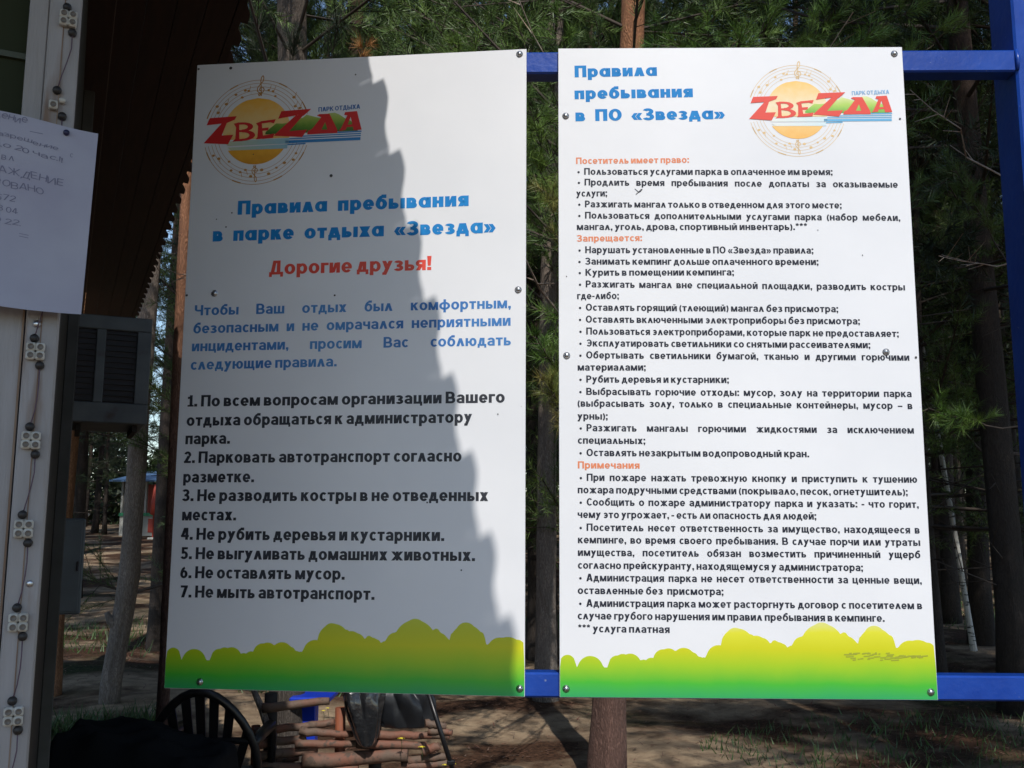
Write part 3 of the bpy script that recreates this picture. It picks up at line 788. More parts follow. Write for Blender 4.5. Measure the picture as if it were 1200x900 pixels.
    def arcq(cx_, cy_, rx, ry, a0, a1, w, hh, lay):
        n = 9
        for i in range(n):
            A, B = math.radians(a0 + (a1 - a0) * i / n), math.radians(a0 + (a1 - a0) * (i + 1) / n)
            P.poly([T(cx_ + r1 * math.cos(c), cy_ - r2 * math.sin(c)) for r1, r2, c in ((rx, ry, A), (rx, ry, B), (rx - w, ry - hh, B), (rx - w, ry - hh, A))], layer=lay)
    arcq(335, 384, 72, 32, -92, 92, 36, 15, 1); arcq(335, 442, 88, 37, -92, 92, 38, 15, 2)
    P.poly([T(300, 352), T(338, 352), T(338, 367), T(300, 367)], layer=3); P.poly([T(300, 404), T(338, 404), T(338, 418), T(300, 418)], layer=4); P.poly([T(300, 465), T(338, 465), T(338, 480), T(300, 480)], layer=5)
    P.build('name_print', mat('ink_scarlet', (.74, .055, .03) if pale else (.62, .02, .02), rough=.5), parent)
    P = pr(.0006)
    a = T(838, 302); b = T(1112, 292)
    P.text('ПАРК ОТДЫХА', a[0], a[1], b[0], b[1], 30 * sc, t=.2)
    P.build('small_caption_print', mat('ink_caption_blue', (.22, .42, .66) if pale else (.03, .14, .40), rough=.5), parent)

def screw(parent, u, v, r=0.0063, kind=0):
    b = MB()
    b.lathe([(r * 1.25, 0), (r * 1.3, r * .12), (r, r * .16), (r * .96, r * .4), (r * .7, r * .72), (r * .3, r * .86), (0.0005, r * .9)], n=14, mat=Matrix.Translation((u, v, 0.0002)))
    o = b.build('screw', M_metal, parent)
    c = MB(); h = r * .9
    for a in (.4, .4 + math.pi / 2):
        dx, dy = math.cos(a) * r * .5, math.sin(a) * r * .5; px, py = -math.sin(a) * r * .1, math.cos(a) * r * .1
        c.add([(u + dx + px, v + dy + py, h), (u - dx + px, v - dy + py, h), (u - dx - px, v - dy - py, h), (u + dx - px, v + dy - py, h)], [(0, 1, 2, 3)])
    c.build('screw_slot', M_darkhole, o)

def streaks(parent, pts, seed):
    P = Print(.0009); r_ = random.Random(seed)
    for u, v in pts:
        for k in range(5):
            x = u + r_.uniform(-.006, .006); L = r_.uniform(.012, .05); w = r_.uniform(.0005, .0013); y = v - .007
            if y - L < .004: L = max(.002, y - .004)
            P.poly([(x - w, y), (x + w, y), (x + w * .3, y - L), (x - w * .3, y - L)], layer=k)
    P.build('drip_stain', M_drip, parent)
M_drip = mat('faint_drip', (0.60, 0.58, 0.55), rough=0.7)
def spots(parent, pts):
    P = Print(.0012)
    for (u, v, r) in pts:
        P.poly([(u + r * math.cos(k * math.pi / 4), v + r * math.sin(k * math.pi / 4)) for k in range(8)])
    P.build('dirt_spot', M_darkhole, parent)

def panel(parent, W):
    b = MB(); b.box(0, 0, -0.004, W, BH, 0.0, bev=0.0006)
    b.build('panel', M_board, parent)

def letter_parts(parent, T, caps, kinds):
    names = {'h': 'heading_lettering', 'r': 'red_lettering', 't': 'blue_lettering', 'k': 'rule_lettering', 'o': 'orange_lettering', 'n': 'rule_lettering'}
    prints = {}
    # glyph width scale per block, from the lines that run at their natural width
    sc = {}
    for k, s, a, b, c, d in T:
        if 'j' in k: continue
        q = Print(); f = k in 'h'
        key = 'n' if k[0] in 'bn' else k[0]
        sc.setdefault(key, []).append((len(s), q.text(s, a, b, c, d, caps[key][0], caps[key][1], caps[key][2])))
    med = {k: sorted(v[1] for v in vs if v[0] > (14 if k != 't' else 5))[len([v for v in vs if v[0] > (14 if k != 't' else 5)]) // 2] for k, vs in sc.items() if any(v[0] > (14 if k != 't' else 5) for v in vs)}
    for k, s, a, b, c, d in T:
        key = 'n' if k[0] in 'bn' else k[0]
        cap, t, fat, m = caps[key]
        P = prints.setdefault(key, Print())
        P.text(s, a, b, c, d, cap, t, fat, just=med.get(key) if 'j' in k else None)
        if k[0] == 'b':
            P.text('•', a - .0158, b, a - .0158 + .34 * cap, b, cap, t, fat)
    for key, P in prints.items():
        P.build(names[key], caps[key][3], parent)

sign1 = thing('sign_board', 'left white park rules board, half in roof shadow, with seven numbered rules', 'sign', matrix=MB1, group='park rules boards')
panel(sign1, W1); hedge_print(sign1, W1, False)
logo(sign1, 0.1607, 1.3195, 0.396 / 1047 * 1.0, False)
letter_parts(sign1, TEXT1, {'h': (.0350, .26, True, M_head), 'r': (.0340, .22, False, M_red), 't': (.0252, .205, False, M_blue), 'k': (.0272, .225, False, M_black)}, None)
for u, v in ((0.8065, 1.4875), (0.8054, 0.909), (0.812, 0.017), (0.0838, 0.0155), (0.0739, 0.9165)): screw(sign1, u, v)
spots(sign1, [(0.0045, 1.4885, .003), (0.005, .913, .003), (0.1557, 1.3211 - .06, .0015), (0.0877, 1.487, .004), (0.4052, 1.4547, .002), (.095, 1.08, .002), (.108, 1.115, .002), (.07, 1.10, .0016), (.37, .905, .0025), (.68, .27, .002), (.76, .62, .0016), (.60, .42, .002), (.352, 1.20, .004)])

sign2 = thing('sign_board', 'right white park rules board in full sun, covered in small text with orange headings', 'sign', matrix=MB2, group='park rules boards')
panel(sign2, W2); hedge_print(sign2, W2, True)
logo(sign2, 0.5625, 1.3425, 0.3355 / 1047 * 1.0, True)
letter_parts(sign2, TEXT2, {'h': (.0294, .26, True, M_head), 'o': (.0160, .21, False, M_orange), 'n': (.0164, .21, False, M_grey)}, None)
for u, v in ((0.7978, 1.4829), (0.0173, 1.3299), (0.0177, 0.7541), (0.7428, 0.7635), (0.014, 0.018), (0.8022, 0.0165)): screw(sign2, u, v)
spots(sign2, [(0.8029, 1.3203, .0025), (0.8095, 0.7511, .0028), (.70, .99, .0014), (.018, .94, .0012), (.60, 1.05, .0012)])
# worn scrape in the yellow print and a small pen squiggle
P = Print(.0008); rn = random.Random(5)
for i in range(46):
    u = .615 + .17 * (i / 46) + rn.random() * .006; v = .089 + (rn.random() - .5) * .016 * (1 if i < 30 else .25)
    l = .004 + rn.random() * .014; P.poly([(u, v), (u + l, v + .001), (u + l, v + .0035), (u, v + .0025)], layer=i % 6)
P.build('scrape_mark', mat('scraped_ink', (.33, .36, .03), rough=.8), sign2)
P = Print(.0008)
pts = [(.176, 1.172), (.184, 1.165), (.192, 1.158), (.200, 1.163), (.206, 1.171), (.199, 1.168), (.193, 1.161), (.184, 1.152), (.180, 1.150)]
pts = [(.178 + (a - .176) * .6, 1.149 + (b - 1.172) * .6) for a, b in pts]
for i in range(len(pts) - 1):
    (a, b), (c, d) = pts[i], pts[i + 1]; P.poly([(a, b), (c, d), (c, d + .002), (a, b + .002)], layer=i % 5)
P.build('pen_squiggle', M_grey, sign2)

# ------------------------------------------------------------------ blue steel frame that carries the boards
fr = thing('steel_rack', 'blue painted steel rack of post and rails carrying both boards', 'rack', (1.19, 2.225, 0))
def rail_box(p0, p1, z0, z1, y_off, dep, name):
    (xa, ya), (xb, yb) = p0, p1
    L = math.hypot(xb - xa, yb - ya); a = math.atan2(yb - ya, xb - xa)
    mtx = Matrix.Translation((xa - 1.19, ya - 2.225, 0)) @ Matrix.Rotation(a, 4, 'Z')
    b = MB(); b.box(0, y_off, z0, L, y_off + dep, z1, bev=.004, mat=mtx); return b.build(name, M_frame, fr)
for z0, z1 in ((2.572, 2.627), (1.120, 1.180)):
    rail_box((.020, 2.2176), (1.196, 2.1945), z0 + (.007 if z0 < 2 else 0), z1, 0.0045, .05, 'rail')
    rail_box((-.66, 2.2985), (.018, 2.2225), z0 + (.018 if z0 < 2 else -.01), z1 - .002, 0.0045, .05, 'rail')
for x in (0.004,):
    b = MB(); b.box(x, -.026, 0, x + .075, .085, 3.6, bev=.005); b.build('post', M_frame, fr)
b = MB(); b.tube([(0.006, -.028, 2.575), (.0075, -.029, 2.60), (.006, -.028, 2.625)], [.004, .006, .004], n=8); b.build('weld_bead', M_frame, fr)

# ------------------------------------------------------------------ kiosk at the left, its wavy roof casts the shadow on the left board
KX, KY = -0.729, 1.55
KM = Matrix(((.9108, -.4129, 0, KX), (.4129, .9108, 0, KY), (0, 0, 1, 0), (0, 0, 0, 1)))
ki = thing('park_kiosk', 'white painted park kiosk corner with dark window under a brown wavy roof', 'kiosk', matrix=KM)
b = MB(); b.box(-2.2, .0, 0, -.05, .06, 2.14); b.box(-2.2, 0, 3.0, -.078, .06, 3.14); b.box(-2.2, .0, 2.14, -1.25, .06, 3.0); b.build('front_wall', M_white, ki)
b = MB(); b.box(-.048, -.012, 0, 0.0, .05, 3.13, bev=.003); b.build('corner_trim', M_white, ki)
b = MB(); b.box(-.078, -.004, 2.142, -.0485, .05, 3.13, bev=.002); b.build('window_jamb', M_white, ki)
b = MB(); b.box(-.0535, -.0035, 0, -.0505, .002, 2.14); b.box(-.0260, -.0135, 0, -.0245, -.0118, 3.1); b.build('rusty_seam', M_rust, ki)
b = MB(); b.box(-.06, .06, 0, -.004, 5.9, 3.14); b.build('side_wall', M_sidewall, ki)
b = MB(); b.box(-.003, 2.15, 0, .036, 2.23, 3.12, bev=.003); b.build('side_batten', mat('dim_batten', (.085, .085, .08), rough=.7, col2=(.06, .06, .055), scale=7), ki)
# window glass and transom
gm = mat('green_reflection_glass', (0.022, 0.028, 0.012), rough=0.6, spec=.15, col2=(0.030, 0.036, 0.016), scale=2)  # dark green in the base colour stands in for reflected trees
b = MB(); b.box(-1.25, .03, 2.14, -.078, .036, 3.0); wi = b.build('window_pane', gm, ki)
b = MB(); b.box(-1.25, .022, 2.262, -.079, .029, 2.272); b.build('glazing_bar', mat('green_bar', (.05, .06, .035), rough=.5), wi)
# roof: plain sheet, with a course of lapped tiles along the eave, fascia and soffit boards
EX, EZ, AMP, TP = .483, 3.30, .028, .183
TILE0 = -2.166
b = MB(); b.add([(EX - .12, -2.2, EZ + .02), (EX - .12, 7.1, EZ + .02), (-2.4, 7.1, EZ + 1.0), (-2.4, -2.2, EZ + 1.0), (EX - .12, -2.2, EZ + .028), (EX - .12, 7.1, EZ + .028), (-2.4, 7.1, EZ + 1.008), (-2.4, -2.2, EZ + 1.008)],
                [(0, 1, 2, 3), (7, 6, 5, 4), (0, 4, 5, 1), (1, 5, 6, 2), (2, 6, 7, 3), (3, 7, 4, 0)]); b.build('roof_sheet', M_roof, ki)
def tile_edge(f): return np.interp(f, [0, .18, .37, .55, .7, .85, 1.0], [.006, .006, .010, .024, .032, .034, .032])
tile_me = None
for k in range(51):
    if tile_me is None:
        b = MB(); N = 10; vs = []
        for i in range(N + 1):
            f = i / N; z = -.006 - .024 * f
            for x, dz in ((tile_edge(f), 0), (-.10, .012), (-.30, .075)):
                vs.append((x, f * TP * 1.02, z + dz)); vs.append((x, f * TP * 1.02, z + dz + .003))
        fs = []
        for i in range(N):
            o0, o1 = i * 6, (i + 1) * 6
            for j in (0, 2):
                fs.append((o0 + j, o1 + j, o1 + j + 2, o0 + j + 2)); fs.append((o0 + j + 1, o0 + j + 3, o1 + j + 3, o1 + j + 1))
            fs.append((o0, o0 + 1, o1 + 1, o1))
        # turned-down front lip closes the lap to the next tile
        r0_ = len(vs); vs += [(tile_edge(0), -.001, -.006), (-.10, -.001, .006), (-.30, -.001, .069), (tile_edge(0), -.001, -.034), (-.10, -.001, -.030), (-.30, -.001, .03)]
        fs += [(r0_, r0_ + 1, r0_ + 4, r0_ + 3), (r0_ + 1, r0_ + 2, r0_ + 5, r0_ + 4)]
        for o0 in (0, N * 6):
            for j in (0, 2): fs.append((o0 + j, o0 + j + 1, o0 + j + 3, o0 + j + 2))
        b.add(vs, fs); t0 = b.build('roof_tile', M_roof, ki); tile_me = t0.data
    else:
        t0 = bpy.data.objects.new('roof_tile', tile_me); COL.objects.link(t0); t0.parent = ki
    t0.location = (EX, TILE0 + k * TP, EZ)
    t0.rotation_euler = (0, random.uniform(-.01, .01), random.uniform(-.006, .006))
zf = EZ - AMP
b = MB(); b.box(EX - .045, -2.19, zf - .11, EX - .02, 7.08, zf + .000); b.build('fascia_board', M_soffit, ki)
sb = None
for k in range(5):
    x0 = EX - .047 - (k + 1) * .0895; b = MB(); b.box(x0 + .0015, -2.19, zf - .11, x0 + .088, 7.07, zf - .092 - .002 * (k % 2)); b.build('soffit_board', M_soffit, ki)
for k in range(14):
    x0 = -.052 - (k + 1) * .11; b = MB(); b.box(x0 + .002, -2.19, zf - .11, x0 + .109, -.002, zf - .092); b.build('soffit_board', M_soffit, ki)
b = MB(); b.box(-2.3, -2.25, zf - .13, EX - .05, -2.2, zf - .02); b.build('front_fascia', M_soffit, ki)

# chain of terminal blocks screwed down the white trim
wr = thing('terminal_block_chain', 'chain of small white terminal blocks wired down the kiosk corner trim', 'wiring', matrix=KM @ Matrix.Translation((-.025, -.0122, 0)))
M_term = mat('white_nylon', (0.55, 0.54, 0.50), rough=.4, col2=(.45, .43, .38), scale=60)
M_bolt = mat('black_bolt', (.02, .018, .018), rough=.5)
M_wire = mat('violet_wire', (.10, .06, .09), rough=.6)
M_ring = mat('dull_ring', (.16, .14, .12), rough=.5)
blocks = [(.006, 2.328, 0), (0.0, 2.181, 1), (-.002, 2.040, 0), (-.005, 1.900, 0), (-.006, 1.767, 0), (-.003, 1.627, 0), (-.004, 1.491, 0), (-.002, 1.351, 0), (.001, 1.214, 0), (0, 1.08, 0), (.001, .94, 0)]
prev = None
for (x, z, broken) in blocks:
    b = MB(); s = .0135
    if not broken:
        for dx in (-1, 1):
            for dz in (-1, 1): b.box(x + dx * s / 2 - s * .5, -.012, z + dz * s / 2 - s * .5, x + dx * s / 2 + s * .5, 0, z + dz * s / 2 + s * .5, bev=.0022)
    else:
        b.box(x - s, -.012, z - s, x, 0, z + .001, bev=.002); b.box(x + .001, -.010, z, x + s * .8, 0, z + s * .6, bev=.002)
    o = b.build('terminal_block', M_term, wr)
    for dx in (-1, 1):
        for dz in (-1, 1):
            if broken and (dx > 0 or dz > 0): continue
            r = MB(); cx_, cz_ = x + dx * s / 2, z + dz * s / 2
            r.lathe([(.0047, 0), (.0047, .0012), (.0034, .0012), (.0031, .0002), (.0005, .0002)], n=12, mat=Matrix.Translation((cx_, -.012, cz_)) @ Matrix.Rotation(math.pi / 2, 4, 'X'))
            r.build('terminal_ring', M_ring, o)
    for dx, dz in ((-.003, .0215), (.0075, -.0215)):
        r = MB(); r.lathe([(.0068, 0), (.0068, .005), (.005, .008), (.0005, .009)], n=12, mat=Matrix.Translation((x + dx, 0, z + dz)) @ Matrix.Rotation(math.pi / 2, 4, 'X'))
        r.build('bolt_head', M_bolt, wr)
    if prev:
        w_ = MB(); px, pz = prev
        w_.tube([(px + .0075, -.004, pz - .0215), (px + .008, -.006, pz - .05), ((px + x) / 2 + .006, -.005, (pz + z) / 2), (x + .002, -.006, z + .045), (x - .003, -.004, z + .0215)], .0009, n=6)
        w_.build('wire', M_wire, wr)
    prev = (x, z)
r = MB(); r.lathe([(.006, 0), (.006, .002), (.003, .004), (.0005, .0042)], n=14, mat=Matrix.Translation((-.007, 0, 1.812)) @ Matrix.Rotation(math.pi / 2, 4, 'X')); r.build('washer', M_metal, wr)
r = MB(); r.lathe([(.005, 0), (.005, .002), (.003, .003), (.0005, .0032)], n=14, mat=Matrix.Translation((.010, 0, 1.348 + .06)) @ Matrix.Rotation(math.pi / 2, 4, 'X')); r.build('washer', M_metal, wr)

# handwritten sheet of paper pinned to the trim
pa = thing('paper_notice', 'sheet of white paper with faint handwriting pinned to the kiosk corner', 'notice', matrix=KM @ Matrix.Translation((0, -.03, 0)))
PX0, PX1 = -.172, .038
def psurf(u, v):       # u 0..1 left to right, v 0..1 bottom to top; slight curl
    tl, tr, bl, br = 2.142 - .0, 2.137, 1.838, 1.828
    x = PX0 + (PX1 - PX0) * u - .007 * (1 - v) * u
    z = (bl * (1 - u) + br * u) * (1 - v) + (tl * (1 - u) + tr * u) * v - .006 * math.sin(u * math.pi) * (1 - v) + .004 * math.sin(u * 5) * v
    y = -.010 * math.sin(u * 3.0 + .4) * (1 - v) - .018 * (1 - v) ** 2 + .006 * math.sin(v * 4 + u * 2)
    return (x, y, z)
b = MB(); N = 14; vs = [psurf(i / N, j / N) for j in range(N + 1) for i in range(N + 1)]
fs = [(j * (N + 1) + i, j * (N + 1) + i + 1, (j + 1) * (N + 1) + i + 1, (j + 1) * (N + 1) + i) for j in range(N) for i in range(N)]
nb_ = len(vs); vs2 = vs + [(x, y + .0003, z) for x, y, z in vs]
b.add(vs2, fs + [tuple(q + nb_ for q in f[::-1]) for f in fs], smooth=True); sh = b.build('sheet', M_paper, pa)
hw = Print(0)
Hh = .30; Wp = .21
def pl(px, py): return ((px - (-40)) / 151.0 * Wp, (375 - py) / 213.0 * .302 )
for s_, x0, y0, x1, y1, cap in (('ление', 2, 172, 36, 172, 8), ('ны разрешение', -16, 189, 70, 194, 5), ('с', 83, 197, 86, 197, 6), ('17 до 20 час.!!', -14, 202, 76, 206, 5.5), ('в л', 13, 216, 26, 216, 7),
                              ('ОГРАЖДЕНИЕ', -14, 230, 79, 233, 7.5), ('МЕТРОВАНО', -18, 244, 60, 246, 7), ('79 572', -6, 260, 31, 260, 6.5), ('+ 08 04', 0, 272, 35, 272, 6), ('ПО 22.', 0, 284, 39, 285, 6)):
    a = pl(x0, y0); c = pl(x1, y1); hw.text(s_, a[0], a[1], c[0], c[1], cap * .302 / 213, t=.11, jit=.30)
for (x0, y0, x1, y1) in ((-30, 177, 53, 179), (-30, 290, 48, 294), (-30, 292, 48, 297)):
    a = pl(x0, y0); c = pl(x1, y1); hw.poly([a, c, (c[0], c[1] + .0009), (a[0], a[1] + .0009)], layer=0)
def onpaper(x, y, z):
    u = min(max(x / Wp, 0), 1); v = min(max(y / Hh, 0), 1); p = psurf(u, v); return (p[0], p[1] - .0006 - z * 2, p[2])
me = bpy.data.meshes.new('handwriting'); me.from_pydata([onpaper(*q) for q in hw.v], [], hw.f); me.materials.append(M_pencil)
o = bpy.data.objects.new('handwriting', me); COL.objects.link(o); o.parent = pa
b = MB(); pp = psurf((-.009 - PX0) / (PX1 - PX0), .965)
b.lathe([(.0048, 0), (.0050, .003), (.0036, .0055), (.0005, .006)], n=14, mat=Matrix.Translation((pp[0], pp[1] - .0006, pp[2])) @ Matrix.Rotation(math.pi / 2, 4, 'X')); b.build('pushpin', mat('navy_pin', (.01, .012, .06), rough=.3), pa)

# air conditioner box on the side wall
ac = thing('air_conditioner', 'grey window air conditioner box with two dark grilles on the kiosk side wall', 'air conditioner', matrix=KM @ Matrix.Translation((0.0, 2.7, 1.915)))
b = MB()
Wc, Hc, Dc = .325, .455, .45
b.box(.002, .02, 0, Wc, Dc, Hc, bev=.01)
for z0, z1 in ((0, .085), (Hc - .06, Hc)): b.box(.002, -.002, z0, Wc, .0205, z1, bev=.004)
for x0, x1 in ((.002, .022), (.108, .145), (.268, Wc)): b.box(x0, -.001, .0845, x1, .0205, Hc - .0595, bev=.003)
b.build('housing', M_greypaint, ac)
b = MB(); b.box(.0225, .0125, .086, .1075, .0185, Hc - .061); b.box(.1455, .0125, .086, .2675, .0185, Hc - .061); b.build('grille_recess', M_darkhole, ac)
for x0, x1 in ((.0228, .1072), (.1458, .2672)):
    b = MB()
    for k in range(13):
        z = .092 + k * .0238
        b.box(x0, .003, z, x1, .012, z + .006)
    b.build('louvre_grille', mat('black_louvre', (.018, .018, .02), rough=.5), ac)
b = MB()
for x in (.05, .27): b.box(x, .05, -.03, x + .02, .40, -.001)
b.build('bracket', M_darkwood, ac)
cb = thing('wall_cabinet', 'flat pale blue-grey metal cabinet low on the kiosk side wall', 'cabinet', matrix=KM @ Matrix.Translation((0.0, 2.9, 1.12)))
b = MB(); b.box(.001, 0, 0, .118, .28, .40, bev=.006); b.build('housing', M_palegrey, cb)
b = MB(); b.box(.012, -.005, .012, .106, -.0005, .388, bev=.002); b.build('cabinet_door', M_palegrey, cb)
b = MB(); b.box(.092, -.012, .18, .1, -.0055, .22, bev=.002); b.build('latch', M_darkhole, cb)

# ------------------------------------------------------------------ pines
def needles(p0, p1, n, L, w, spread, rng, f0=0.0):
    """n needles on each twig segment p0->p1; returns vertex array (k,3,3) of triangles"""
    K = len(p0)
    t = rng.random((K, n)) * (1 - f0) + f0
    base = p0[:, None] + (p1 - p0)[:, None] * t[..., None]
    d = (p1 - p0); d /= np.linalg.norm(d, axis=1, keepdims=True) + 1e-9
    r = rng.normal(size=(K, n, 3)); r -= (r * d[:, None]).sum(-1, keepdims=True) * d[:, None]
    r /= np.linalg.norm(r, axis=-1, keepdims=True)
    a = spread * (0.6 + .6 * rng.random((K, n, 1)))
    nd = d[:, None] * np.cos(a) + r * np.sin(a); nd[..., 2] += .12
    nd /= np.linalg.norm(nd, axis=-1, keepdims=True)
    LL = L * (0.65 + .5 * rng.random((K, n, 1)))
    side = np.cross(nd, rng.normal(size=(K, n, 3))); side /= np.linalg.norm(side, axis=-1, keepdims=True)
    A = base + side * w / 2; B = base - side * w / 2; C = base + nd * LL
    return np.stack([A, B, C], 2).reshape(-1, 3, 3)

def cones(p0, p1, r0, r1):
    """three-sided tapered sticks as quads"""
    d = p1 - p0; d = d / (np.linalg.norm(d, axis=1, keepdims=True) + 1e-9)
    up = np.where(np.abs(d[:, 2:3]) > .9, np.array([[1., 0, 0]]), np.array([[0, 0, 1.]]))
    a = np.cross(d, up); a /= np.linalg.norm(a, axis=1, keepdims=True); b = np.cross(d, a)
    V = []
    for p, r in ((p0, r0), (p1, r1)):
        for k in range(3):
            c, s_ = math.cos(k * 2.0944), math.sin(k * 2.0944)
            V.append(p + (a * c + b * s_) * r[:, None])
    V = np.stack(V, 1)                                   # (n,6,3)
    n = len(p0); base = (np.arange(n) * 6)[:, None]
    F = np.concatenate([base + np.array([k, (k + 1) % 3, 3 + (k + 1) % 3, 3 + k]) for k in range(3)], 1)
    return V.reshape(-1, 3), F.ravel()

def trunk_mesh(H, r0, r1, lean=(0, 0), bend=0.0, seed=0, n=14, seg=16, m=None, name='trunk'):
    rn = random.Random(seed); pts = []; rs = []
    ph = rn.random() * 6
    for i in range(seg + 1):
        t = i / seg
        pts.append(Vector((lean[0] * t + bend * math.sin(t * 5 + ph) - bend * math.sin(ph), lean[1] * t + bend * math.cos(t * 4 + ph) - bend * math.cos(ph), -0.15 + (H + .15) * t)))
        rs.append((r0 * (1 - t) + r1 * t) * (1 + .35 * max(0, .06 - t) / .06))
    b = MB(); b.tube(pts, rs, n=n, wob=.07, seed=seed)
    return b, pts

def pine_parts(H, zc, R, nb, nt, nn, nl, nw, seed, lean=(0, 0), bend=.05, r0=.14, dead=6, upturn=.35):
    rng = np.random.default_rng(seed)
    tb, tp = trunk_mesh(H, r0, .02, lean, bend, seed)
    def tr(z):
        t = np.clip((z + .15) / (H + .15), 0, 1) * 16; i = np.minimum(t.astype(int), 15); P = np.array([tuple(p) for p in tp])
        return P[i] + (P[i + 1] - P[i]) * (t - i)[:, None]
    z = zc + (H - zc) * (rng.random(nb) ** .9) * .98
    az = rng.random(nb) * 2 * np.pi
    rel = (z - zc) / (H - zc)
    L = R * (1.0 - rel) ** .55 * (0.55 + .5 * rng.random(nb)) + .25
    el = -.15 + .9 * rel + rng.normal(0, .12, nb)
    d = np.stack([np.cos(az) * np.cos(el), np.sin(az) * np.cos(el), np.sin(el)], 1)
    b0 = tr(z); mid = b0 + d * (L * .55)[:, None] + np.array([0, 0, -.02]); tip = b0 + d * L[:, None]; tip[:, 2] += upturn * L * .35
    P0 = [b0, mid]; P1 = [mid, tip]; rr = .007 + .007 * L
    R0 = [rr, rr * .62]; R1 = [rr * .62, rr * .25]
    # side twigs
    bi = np.repeat(np.arange(nb), nt); f = .28 + .72 * rng.random(nb * nt)
    s0 = np.where((f < .55)[:, None], b0[bi] + (mid - b0)[bi] * (f / .55)[:, None], mid[bi] + (tip - mid)[bi] * ((f - .55) / .45)[:, None])
    dd = d[bi] + rng.normal(0, .55, (nb * nt, 3)); dd[:, 2] += .15 + upturn * .5; dd /= np.linalg.norm(dd, axis=1, keepdims=True)
    tl = (L[bi] * .34 * (1.15 - .5 * f) + .10) * (.6 + .6 * rng.random(nb * nt))
    s1 = s0 + dd * tl[:, None]
    P0.append(s0); P1.append(s1); R0.append(np.full(nb * nt, .0032)); R1.append(np.full(nb * nt, .0016))
    # bare dead branches low on the trunk
    if dead:
        zd = .6 + (zc - .3) * rng.random(dead) if zc > 1 else zc + rng.random(dead); ad = rng.random(dead) * 6.28; Ld = .4 + 1.1 * rng.random(dead)
        q0 = tr(zd); q1 = q0 + np.stack([np.cos(ad) * Ld, np.sin(ad) * Ld, rng.normal(-.05, .2, dead)], 1)
        P0.append(q0); P1.append(q1); R0.append(np.full(dead, .008)); R1.append(np.full(dead, .0025))
        q2 = q0 + (q1 - q0) * .6; q3 = q2 + rng.normal(0, .25, (dead, 3)); P0.append(q2); P1.append(q3); R0.append(np.full(dead, .006)); R1.append(np.full(dead, .002))
    lv, lf = cones(np.concatenate(P0), np.concatenate(P1), np.concatenate(R0), np.concatenate(R1))
    sp0 = np.concatenate([s0, mid + (tip - mid) * .4]); sp1 = np.concatenate([s1, tip])
    tri = needles(sp0, sp1, nn, nl, nw, .85, rng, f0=.15)
    return tb, lv, lf, tri.reshape(-1, 3), np.arange(len(tri) * 3)

def pine(label, loc, parts, mb_, mn, rz=0.0, group=None, name='pine_tree', cat='pine'):
    t = thing(name, label, cat, loc, (0, 0, rz), group)
    tb, lv, lf, nv, nf = parts
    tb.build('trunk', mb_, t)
    np_mesh('branches', lv, lf, 4, M_limb, t)
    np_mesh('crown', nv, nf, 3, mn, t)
    return t

def gz(x, y): return float(ground_z(np.float64(x), np.float64(y)))
FG = 'pines of the wood behind the boards'
protos = []
specs = [(15, 3.4, 2.3, 92, 20, 54, .13, .009, 21, .13), (13, 2.0, 2.1, 88, 20, 54, .13, .009, 22, .105), (17, 4.6, 2.6, 96, 22, 52, .14, .010, 23, .155)]
for k, (H, zc, R, nb, nt, nn, nl, nw, sd, r0) in enumerate(specs):
    protos.append(pine_parts(H, zc, R, nb, nt, nn, nl, nw, sd, r0=r0, dead=12, bend=.08, upturn=.3))
young = [pine_parts(5.6, .9, 1.7, 80, 20, 76, .075, .0040, 31, r0=.045, dead=8, bend=.05, upturn=.6),
         pine_parts(6.6, 1.3, 1.9, 86, 20, 76, .075, .0040, 32, r0=.05, dead=8, bend=.05, upturn=.6)]
used = {}
def put(kind, idx, x, y, rz, s, label, group, mb_=None):
    key = (kind, idx); 
    if key not in used:
        parts = (protos if kind == 'tall' else young)[idx]
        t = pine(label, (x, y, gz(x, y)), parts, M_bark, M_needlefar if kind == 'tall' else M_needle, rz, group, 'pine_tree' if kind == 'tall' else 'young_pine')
        used[key] = t
    else:
        t = copy_thing(used[key], label=label, group=group)
        t.location = (x, y, gz(x, y)); t.rotation_euler = (0, 0, rz)
        if kind != 'tall': t['category'] = 'pine'
    t.scale = (s, s, s)
    return t

rn = random.Random(42)
# young pines close behind the boards: they fill the strip above them and the gap between them
GY = 'young pines close behind the boards'
for (i, x, y, rz, s) in ((1, 2.3, 9.4, .4, 1.15), (0, 4.1, 9.6, 3.0, 1.3), (1, -.6, 9.9, 2.0, 1.2), (0, 1.0, 10.4, 5.0, 1.35), (1, 5.6, 10.6, 1.0, 1.3), (0, -2.4, 9.4, 2.7, 1.15), (1, 3.2, 12.0, .9, 1.4), (0, -1.4, 12.5, .2, 1.4)):
    put('young', i, x, y, rz, s, 'bushy young pine with bright green needles close behind the boards', GY)
# the wood: jittered rows
n = 0
taken = []
for y in np.arange(9.5, 62, 2.9):
    half = y * .62 + 3
    for x in np.arange(-half, half, 3.0 + y * .028):
        xx = x + rn.uniform(-1.1, 1.1); yy = y + rn.uniform(-1.2, 1.2)
        q = xx / yy
        if -.415 < q < -.335 and yy < 40: continue        # open lane at the left, where the far stall shows
        if yy < 12 and xx < -2.5: continue
        if -.50 < q < -.30 and rn.random() < .55: continue
        if yy < 14 and abs(xx) < 1.2: continue
        if -.345 < q < -.235 and yy > 11 and rn.random() < .65: continue
        put('tall', rn.randrange(3), xx, yy, rn.random() * 6.28, rn.uniform(.8, 1.15), 'tall dark pine, one trunk among many in the wood behind', FG); n += 1
